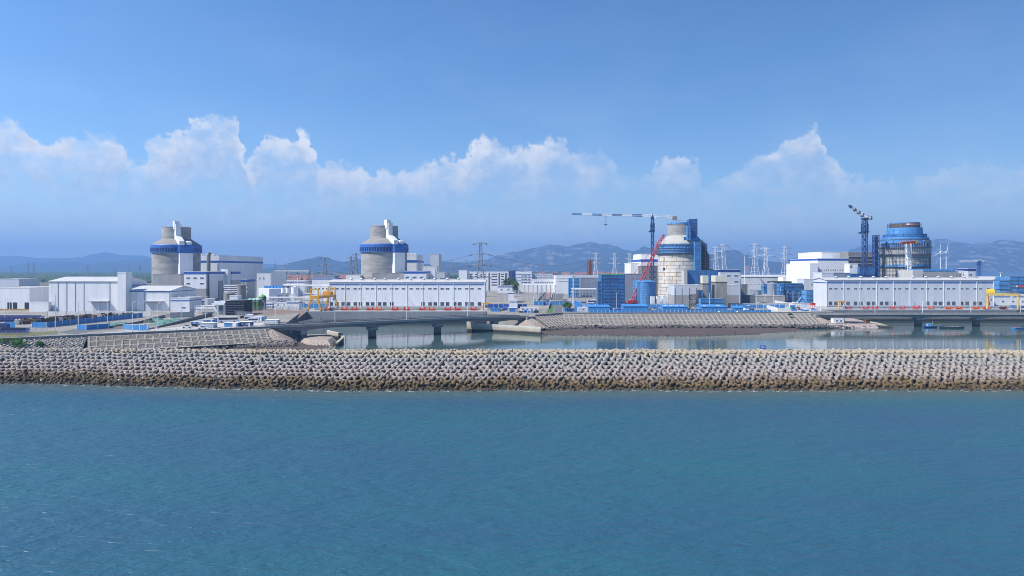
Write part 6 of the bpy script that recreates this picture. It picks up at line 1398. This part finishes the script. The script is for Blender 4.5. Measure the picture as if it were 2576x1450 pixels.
clm = [mat('clutter_%d'%i,c,.7,.2,.8) for i,c in enumerate(((.03,.14,.5),(.6,.6,.58),(.2,.19,.18),(.05,.06,.06),(.3,.3,.3),(.12,.3,.65)))]
cmesh = [MB().box(-1.4,1.4,-1,1,0,1.4).box(-1.5,1.5,-1.1,1.1,1.4,1.55).mesh('equipment_box',[m]) for m in clm]
def clutter(region, n, label, group, Ylo, Yhi):
    for i in range(n):
        u = R.uniform(*region); Y = R.uniform(Ylo,Yhi); o = inst('equipment_box', R.choice(cmesh), None, (X(u,Y),Y,G), rz=R.uniform(-.5,.5), scale=(R.uniform(.6,1.5),R.uniform(.6,1.3),R.uniform(.5,1.2))); tag(o,label,'equipment box',group,'thing')
clutter((2440,2500),14,'small equipment box between the flat blue sheds','equipment boxes between blue sheds',500,520); clutter((2598,2650),26,'small equipment box in the gap left of the roof-light shed','equipment boxes left of roof-light shed',498,540); clutter((2752,2806),16,'small equipment box between the two roof-light sheds','equipment boxes between roof-light sheds',498,520)
clutter((2600,2700),26,'small tank or box before the white cladded building','boxes before the white cladded building',548,553); clutter((1955,2060),18,'small box lying between the quay end and the dark blue sheets','boxes by the quay end',505,540); clutter((2080,2150),10,'small box lying beside the white cabin row','boxes beside the white cabins',485,500)
clutter((2300,2395),30,'equipment box stored under the middle pipe rack','boxes under the pipe rack',560,630); clutter((3170,3255),14,'white wrapped box on the pale paving','wrapped boxes on the pale paving',500,540); clutter((1010,1240),34,'small plant box among the switchyard pipes','small boxes in the left switchyard',535,600); clutter((2960,3240),30,'site box among the grey tanks','site boxes among the grey tanks',570,690)
clutter((4020,4096),10,'equipment box under the faded yellow gantry','boxes under the right gantry',535,560)
# white huts row
for k,u in enumerate((2612,2635,2660)): cabin(['white hut first','white hut second','white hut third'][k]+' in the row before the yellow-seamed reactor', u-7, u+7, 557, 1186, 4, white, win=0)
# right-centre
gable('hall', 'long low white hall before the white pylons', 2964, 3160, 830, 1108, 40, 2.0, wall=clad2, wins=[(8,2975,3080,1136,1138.5,6)], stripes=[(1109,1112,greyclad)])
block('building', 'white small block at the end of the far low hall', 3133, 3172, 800, 1110, 16, wall=white)
block('building', 'grey hall with navy eaves behind the blue netted block', 3166, 3245, 790, 1107, 30, wall=clad2, stripes=[(1115,1122,MATS['navy'])])
block('building', 'pale blue tall cabinet building before the white turbine hall', 3216, 3262, 640, 1118, 16, wall=clad2, wins=[(2,3247,3255,1134,1143,5)])
tank('tank', 'tall grey steel tank left of the blue netted block', 3094, 620, 18, 1130, .08, greyclad); tank('tank', 'low grey steel tank right of the light mast', 3030, 625, 21, 1158, .1, greyclad)
MB()
netblock('scaffold', 'wide blue netted block between grey tank and pump house', 3135, 3211, 640, 1134, 20, 5, netm); netblock('scaffold', 'blue netted leaf left of the wide netted block', 3118, 3134, 634, 1137, 8, 5, bluebright); netblock('scaffold', 'blue netted panel left of the tall steel tank', 3056, 3075, 650, 1137, 8, 5, netl); netblock('scaffold', 'light blue netted box by the white end wall', 3226, 3259, 590, 1161, 10, 3, netl)
block('building', 'low concrete bund below the grey tanks', 3000, 3140, 606, 1184, 34, wall=conc); block('building', 'grey plant block behind the light mast', 2966, 2990, 660, 1139, 16, wall=concd)
hb = thing('steel_stack', 'dark green steel stack lying over the wide netted block', 'steel stack', (X(3120,700),700,G)); MB().box(-10,12,0,8,12,18.5).build('steel_bundle', mat('dark_green',(.02,.06,.035),.8), hb); MB().box(-9,11,1,7,0,12).build('support', concd, hb)
ex = thing('excavator', 'blue excavator arm with red box near the wide netted block', 'excavator', (X(3185,575),575,G)); MB().box(-3,1,-1.5,1.5,1,3.4).build('cab', white, ex); q = MB(); q.tube((1,0,3),(4.5,0,7.5),.6,6); q.tube((4.5,0,7.5),(8,0,2.5),.5,6); q.build('arm', bluebright, ex); MB().box(7.4,9.2,-.9,.9,1,2.6).build('bucket', bluebright, ex); MB().box(-3.2,3,-1.6,1.6,0,1).build('track', dsteel, ex)
cabin('red container at the foot of the sunlit end wall', 3247, 3261, 530, 1213, 3, red, red, win=0, door=False, name='container')
o = thing('waste_bin', 'round orange bin by the excavator', 'bin', (X(3155,570),570,G)); MB().cyl(0,0,0,2.4,1.6,n=12).build('drum', orange, o)
heap('turquoise tarpaulin on the pale paving', 3165, 1237, 6, 3, 1.2, mat('turquoise',(.05,.42,.36),.7))
# far right
netblock('scaffold', 'blue netted building at the right edge', 4042, 4100, 640, 1107, 20, 7, netl); netblock('scaffold', 'blue netted block left of the right edge one', 3998, 4041, 630, 1124, 16, 5, netl); gable('hall', 'white roofed hall behind the blue netting at right', 3938, 4055, 680, 1117, 20, 2.2, wall=clad2)
block('building', 'white low building with blue stripe behind the faded yellow gantry', 3976, 4130, 585, 1182, 18, wall=white, stripes=[(1186,1188.5,blue)], wins=[(3,4012,4090,1203,1209,9)])
bo = thing('banner', 'small red banner on the blue netted building at the right edge', 'banner', (X(4080,638),638,Z(1149,638))); MB().box(-4,4,-.6,-.4,0,1.6).build('cloth', red, bo); MB().box(-4.2,-2.6,-.66,-.6,.1,1.5).build('print', white, bo)
# wind turbines, silo, apartment tower
for u,vt,l in ((3762,1006,'left'),(3785,1008,'right')):
    Y = 2300; o = thing('wind_turbine', f'white wind turbine beside the rightmost reactor, {l} of the pair', 'wind turbine', (X(u,Y),Y,.5)); h = Z(vt,Y)-.5; MB().tube((0,0,0),(0,0,h),1.5,8,r2=.9).build('tower', white, o); MB().box(-1.3,1.3,-3,3,h-1,h+1.6).build('nacelle', white, o)
    for k in range(3):
        a = rad(80+k*120+(15 if l == 'left' else 0)); q = MB(); q.tube((0,-3.4,h),(28*math.cos(a),-3.4,h+28*math.sin(a)),.9,4,r2=.2); q.build('blade', white, o)
o = thing('silo_tower', 'rusty orange scaffolded chimney behind the centre hall', 'chimney', (X(2359,1000),1000,G)); h = Z(1040,1000)-G; MB().cyl(0,0,0,h,2.4,n=12).build('shaft', mat('rust_orange',(.3,.12,.05),.8,.2,.4), o); q = MB(); lattice(q,(0,0,0),(0,0,h),7,7,14,.14,.1); q.build('scaffold_poles', rust, o)
b = block('apartment_tower', 'red and white apartment tower across the bay', 2986, 3003, 5600, 1065, 40, wall=mat('salmon',(.5,.2,.14),.8), zb=2); 
for k in range(8): MB().box(-8,4,-1,0,6+k*7,9+k*7).build('balcony', white, b)
# village houses
hw = MB().box(-5,5,-4,4,0,4).mesh('wall',[mat('house_wall',(.5,.44,.36),.9)]); hr = MB().prism([(-4.6,4),(4.6,4),(0,7)],'x',-5.6,5.6).mesh('roof',[roofred])
def houses(n, ur, Yr, label, group, s=1.0, z=G):
    for i in range(n):
        Y = R.uniform(*Yr); u = R.uniform(*ur); o = thing('house', label, 'house', (X(u,Y),Y,z), R.uniform(-.25,.25), group); k = s*R.uniform(.8,1.4); o.scale = (k*1.3,k,k); inst('wall',hw,o); inst('roof',hr,o)
houses(120,(1082,1480),(1500,2600),'small red roofed house in the village behind the switchyard','red roofed houses behind the switchyard',1.25)
houses(90,(2150,2660),(2600,4200),'small red roofed house in the village below the dark ridge','red roofed houses below the dark ridge',1.5)
houses(45,(2950,3250),(8000,8300),'tiny red roofed house on the far shore','red roofed houses on the far shore',2.6,4)
# ------------------------------------------------------------------ trees
def tree_meshes(seed, h, w, col):
    rr = random.Random(seed); t = MB(); t.tube((0,0,0),(.1,0,h*.45),h*.03,6,r2=h*.018)
    for k in range(5): a = k*1.3; t.tube((0,0,h*.3+k*.3),(w*.35*math.cos(a),w*.35*math.sin(a),h*.62+k*.25),h*.012,5,r2=h*.005)
    c = MB(); cl = [(rr.gauss(0,w*.2),rr.gauss(0,w*.2),h*.62+rr.uniform(-.22,.26)*h) for _ in range(9)]
    for k in range(420):
        cx,cy,cz = rr.choice(cl); p = Vector((rr.gauss(0,1),rr.gauss(0,1),rr.gauss(0,1))).normalized()*w*.24*rr.random()**.4+Vector((cx,cy,cz)); s = rr.uniform(.03,.06)*h
        a = Vector((rr.gauss(0,1),rr.gauss(0,1),rr.gauss(0,1))).normalized(); b = a.orthogonal().normalized(); d_ = a.cross(b)
        c.add([p+b*s,p+d_*s*.8,p-b*s,p-d_*s*.8+a*s*.4],[(0,1,2,3)])
    return t.mesh('trunk',[bark]), c.mesh('crown',[col])
TR = [tree_meshes(i,9,7,leafm) for i in range(4)]+[tree_meshes(9+i,9,7,leafl) for i in range(2)]
def tree(label, u, Y, s, k, group=None, zb=G):
    o = thing('tree', label, 'tree', (X(u,Y),Y,zb), R.uniform(0,6), group); o.scale = (s*1.1,s*1.1,s); inst('trunk',TR[k][0],o); inst('crown',TR[k][1],o)
for u,Y in ((1150,1000),(1166,1020),(1180,1010),(1200,1000),(1215,1005),(1226,1010),(1240,1020),(1266,1050),(1300,1080),(1352,1060),(1368,1050),(1380,1045),(1398,1060),(1412,1100),(1430,1120),(1346,1100)): tree('dark round tree behind the switchyard', u, Y, R.uniform(1.2,2.0), R.randrange(4), 'dark trees behind the switchyard')
for u,Y,s in ((2040,900,2.1),(2048,880,2.2),(2056,870,1.9),(2064,860,1.6),(2036,910,2.3)): tree('leafy green tree between the office block and the tower block', u, Y, s, 4 if u > 2050 else 1, 'green trees between the offices')
for u,Y,s in ((2262,500,.75),(2270,502,.8),(2278,500,.7)): tree('small bright tree by the covered stairway', u, Y, s, 5, 'bright trees by the covered stairway')
def shrub(label, x, y, z, w, h, m=leafl):
    rr = random.Random(int(x*7)); c = MB()
    for k in range(420):
        p = Vector((rr.gauss(0,1),rr.gauss(0,1),abs(rr.gauss(0,1)))).normalized(); p = Vector((p.x*w/2,p.y*w/2.4,p.z*h))*rr.random()**.35; s = rr.uniform(.16,.3); a = Vector((rr.gauss(0,1),rr.gauss(0,1),rr.gauss(0,1))).normalized(); b = a.orthogonal().normalized(); d_ = a.cross(b)
        c.add([p+b*s,p+d_*s*.8,p-b*s,p-d_*s*.8],[(0,1,2,3)])
    o = thing('shrub', label, 'shrub', (x,y,z)); c.build('foliage', m, o); q = MB(); q.tube((0,0,-.2),(0,0,h*.5),.05); q.build('stem', bark, o)
brm = mat('bright_leaf',(.09,.24,.02),.7,.3,1.2,col2=(.03,.1,.01))
shrub('big green shrub lowest on the left stone slope', X(76,296), 296, 6.3, 6.2, 3.2, brm); shrub('green shrub upper on the left stone slope', X(62,298), 298, 7.7, 6.0, 2.3, brm); shrub('small green shrub at the far left of the stone slope', X(8,296), 296, 8.1, 6.0, 1.8, brm); shrub('small green shrub right of the stone slope', X(160,300), 300, 6.2, 3.8, 2.0, brm)
shrub('tiny green plant on the breakwater crest', X(1567,243), 243.5, 11, 1.6, .7, brm); shrub('small shrub on top of the long revetment', X(3155,473), 470.5, 8, 3.2, 1.2, leafm)
# ------------------------------------------------------------------ boats
def boat(label, x, y, rz, L_, W, m, cabin_=True):
    o = thing('boat', label, 'boat', (x,y,0), rz); n = 10; v = []
    for i in range(n+1):
        t = i/n; w = W/2*(1-max(0,(t-.6)/.4)**2.2)*(.85+.15*min(1,t*5)); sh = .9+.7*max(0,t-.55)**1.3*2
        v += [((t-.5)*L_,-w*.6,-.4),((t-.5)*L_,-w,sh),((t-.5)*L_,w,sh),((t-.5)*L_,w*.6,-.4)]
    b = MB(); b.add(v,[(4*i+k,4*i+4+k,4*i+4+k+1,4*i+k+1) for i in range(n) for k in range(3)]+[(0,1,2,3)]); b.build('hull', m, o)
    d_ = MB(); d_.add([v[4*i+k] for i in range(n+1) for k in (1,2)],[(2*i,2*i+2,2*i+3,2*i+1) for i in range(n)]); do = d_.build('deck', dsteel, o, (0,0,-.3))
    if cabin_: MB().box(-L_*.32,-L_*.12,-W*.3,W*.3,.6,2.6).build('cabin', cbl, o); MB().tube((-L_*.05,0,.6),(-L_*.05,0,4.2),.08).build('mast', steel, o)
    q = MB()
    for k in range(4): q.box(-L_*.05+k*L_*.09,L_*.02+k*L_*.09,-W*.25,W*.25,.6,1.0+.3*(k%2))
    q.build('cargo', [tarp,orange,concd][int(L_)%3], o)
boat('dark blue boat with orange buoys moored behind the pier', X(3735,464), 464, .05, 15, 3.6, cblue); boat('long grey green boat with white bow moored before the dark blue boat', X(3805,458), 458, -.06, 17, 3.6, mat('boat_grey',(.1,.15,.16),.6), False); boat('small bright blue boat at the right edge', X(4070,452), 452, 3.0, 7, 2.2, bluebright, False)
# ------------------------------------------------------------------ spit hut, sign, debris
cabin('white hut with two windows on the spit under the right bridge', 3334, 3377, 466, 1274, 4, white, win=2, door=False, zb=2.2)
cabin('small brown shed on the spit under the right bridge', 3465, 3479, 468, 1280, 3, rust, rust, win=0, door=False, zb=2.0)
sg = thing('sign', 'blue sign board with white lines standing on the breakwater crest', 'sign', (X(3052,246),246,9.6)); MB().box(-.95,.95,-.05,.05,1.5,2.7).build('board', MATS['blue_band'], sg); q = MB(); q.tube((-.7,0,0),(-.7,0,1.5),.05); q.tube((.7,0,0),(.7,0,1.5),.05); q.build('legs', steel, sg); q = MB()
for k in range(2): q.box(-.6,.6 if k else .2,-.07,-.05,2.3-k*.4,2.4-k*.4)
q.build('print', white, sg)
for (u,v,m,l) in ((1578,1424,red,'red cloth bundle high on the breakwater'),(1568,1450,red,'red and blue cloth bundle lower on the breakwater'),(3155,1400,rust,'rusty brown driftwood on the breakwater crest'),(1232,1548,yel,'orange float low on the breakwater'),(2950,1485,cbl,'pale blue float on the breakwater')):
    d0 = 232+(1560-v)/165*13; o = thing('debris', l, 'debris', (X(u,d0),d0-1.2,Z(v,d0-1.2))); rocks(MB(),[(R.uniform(-.6,.6),R.uniform(-.2,.2),R.uniform(-.1,.2)) for _ in range(5)],.25,.45).build('piece', m, o)
fl = MB().lathe([(.05,-.25),(.22,-.12),(.25,0),(.2,.14),(.05,.24)],8).mesh('float',[white])
for i in range(26):
    u = R.uniform(150,4000); v = R.uniform(1470,1530); d0 = 230+(1560-v)/165*13; o = inst('float',fl,None,(X(u,d0),d0-1.6,Z(v,d0-1.6)),scale=(1.2,1.2,1.2)); tag(o,'small white float washed up between tetrapods','float','white floats on the breakwater','thing')
rp2 = thing('driftwood_pole', 'long pale pole lying on the left breakwater rows', 'pole', (X(850,237),235.5,Z(1478,235.5))); MB().tube((0,0,0),(4.5,.4,.7),.1,6).build('shaft', concl, rp2)
# ------------------------------------------------------------------ air
hz = MB().box(-15600, 15600, -3100, 15600, -4, 560)
hzo = tag(hz.build('haze', []), 'thin blue summer haze over land and sea', 'haze', kind='stuff')
hm = bpy.data.materials.new('haze'); hm.use_nodes = True; n = hm.node_tree; n.nodes.clear()
pv = n.nodes.new('ShaderNodeVolumePrincipled'); pv.inputs['Color'].default_value = (.28, .54, 1, 1); pv.inputs['Density'].default_value = 1.5e-4; pv.inputs['Anisotropy'].default_value = .1
ou = n.nodes.new('ShaderNodeOutputMaterial'); n.links.new(pv.outputs[0], ou.inputs['Volume']); hzo.data.materials.append(hm)
try: hm.cycles.homogeneous_volume = True
except Exception: pass
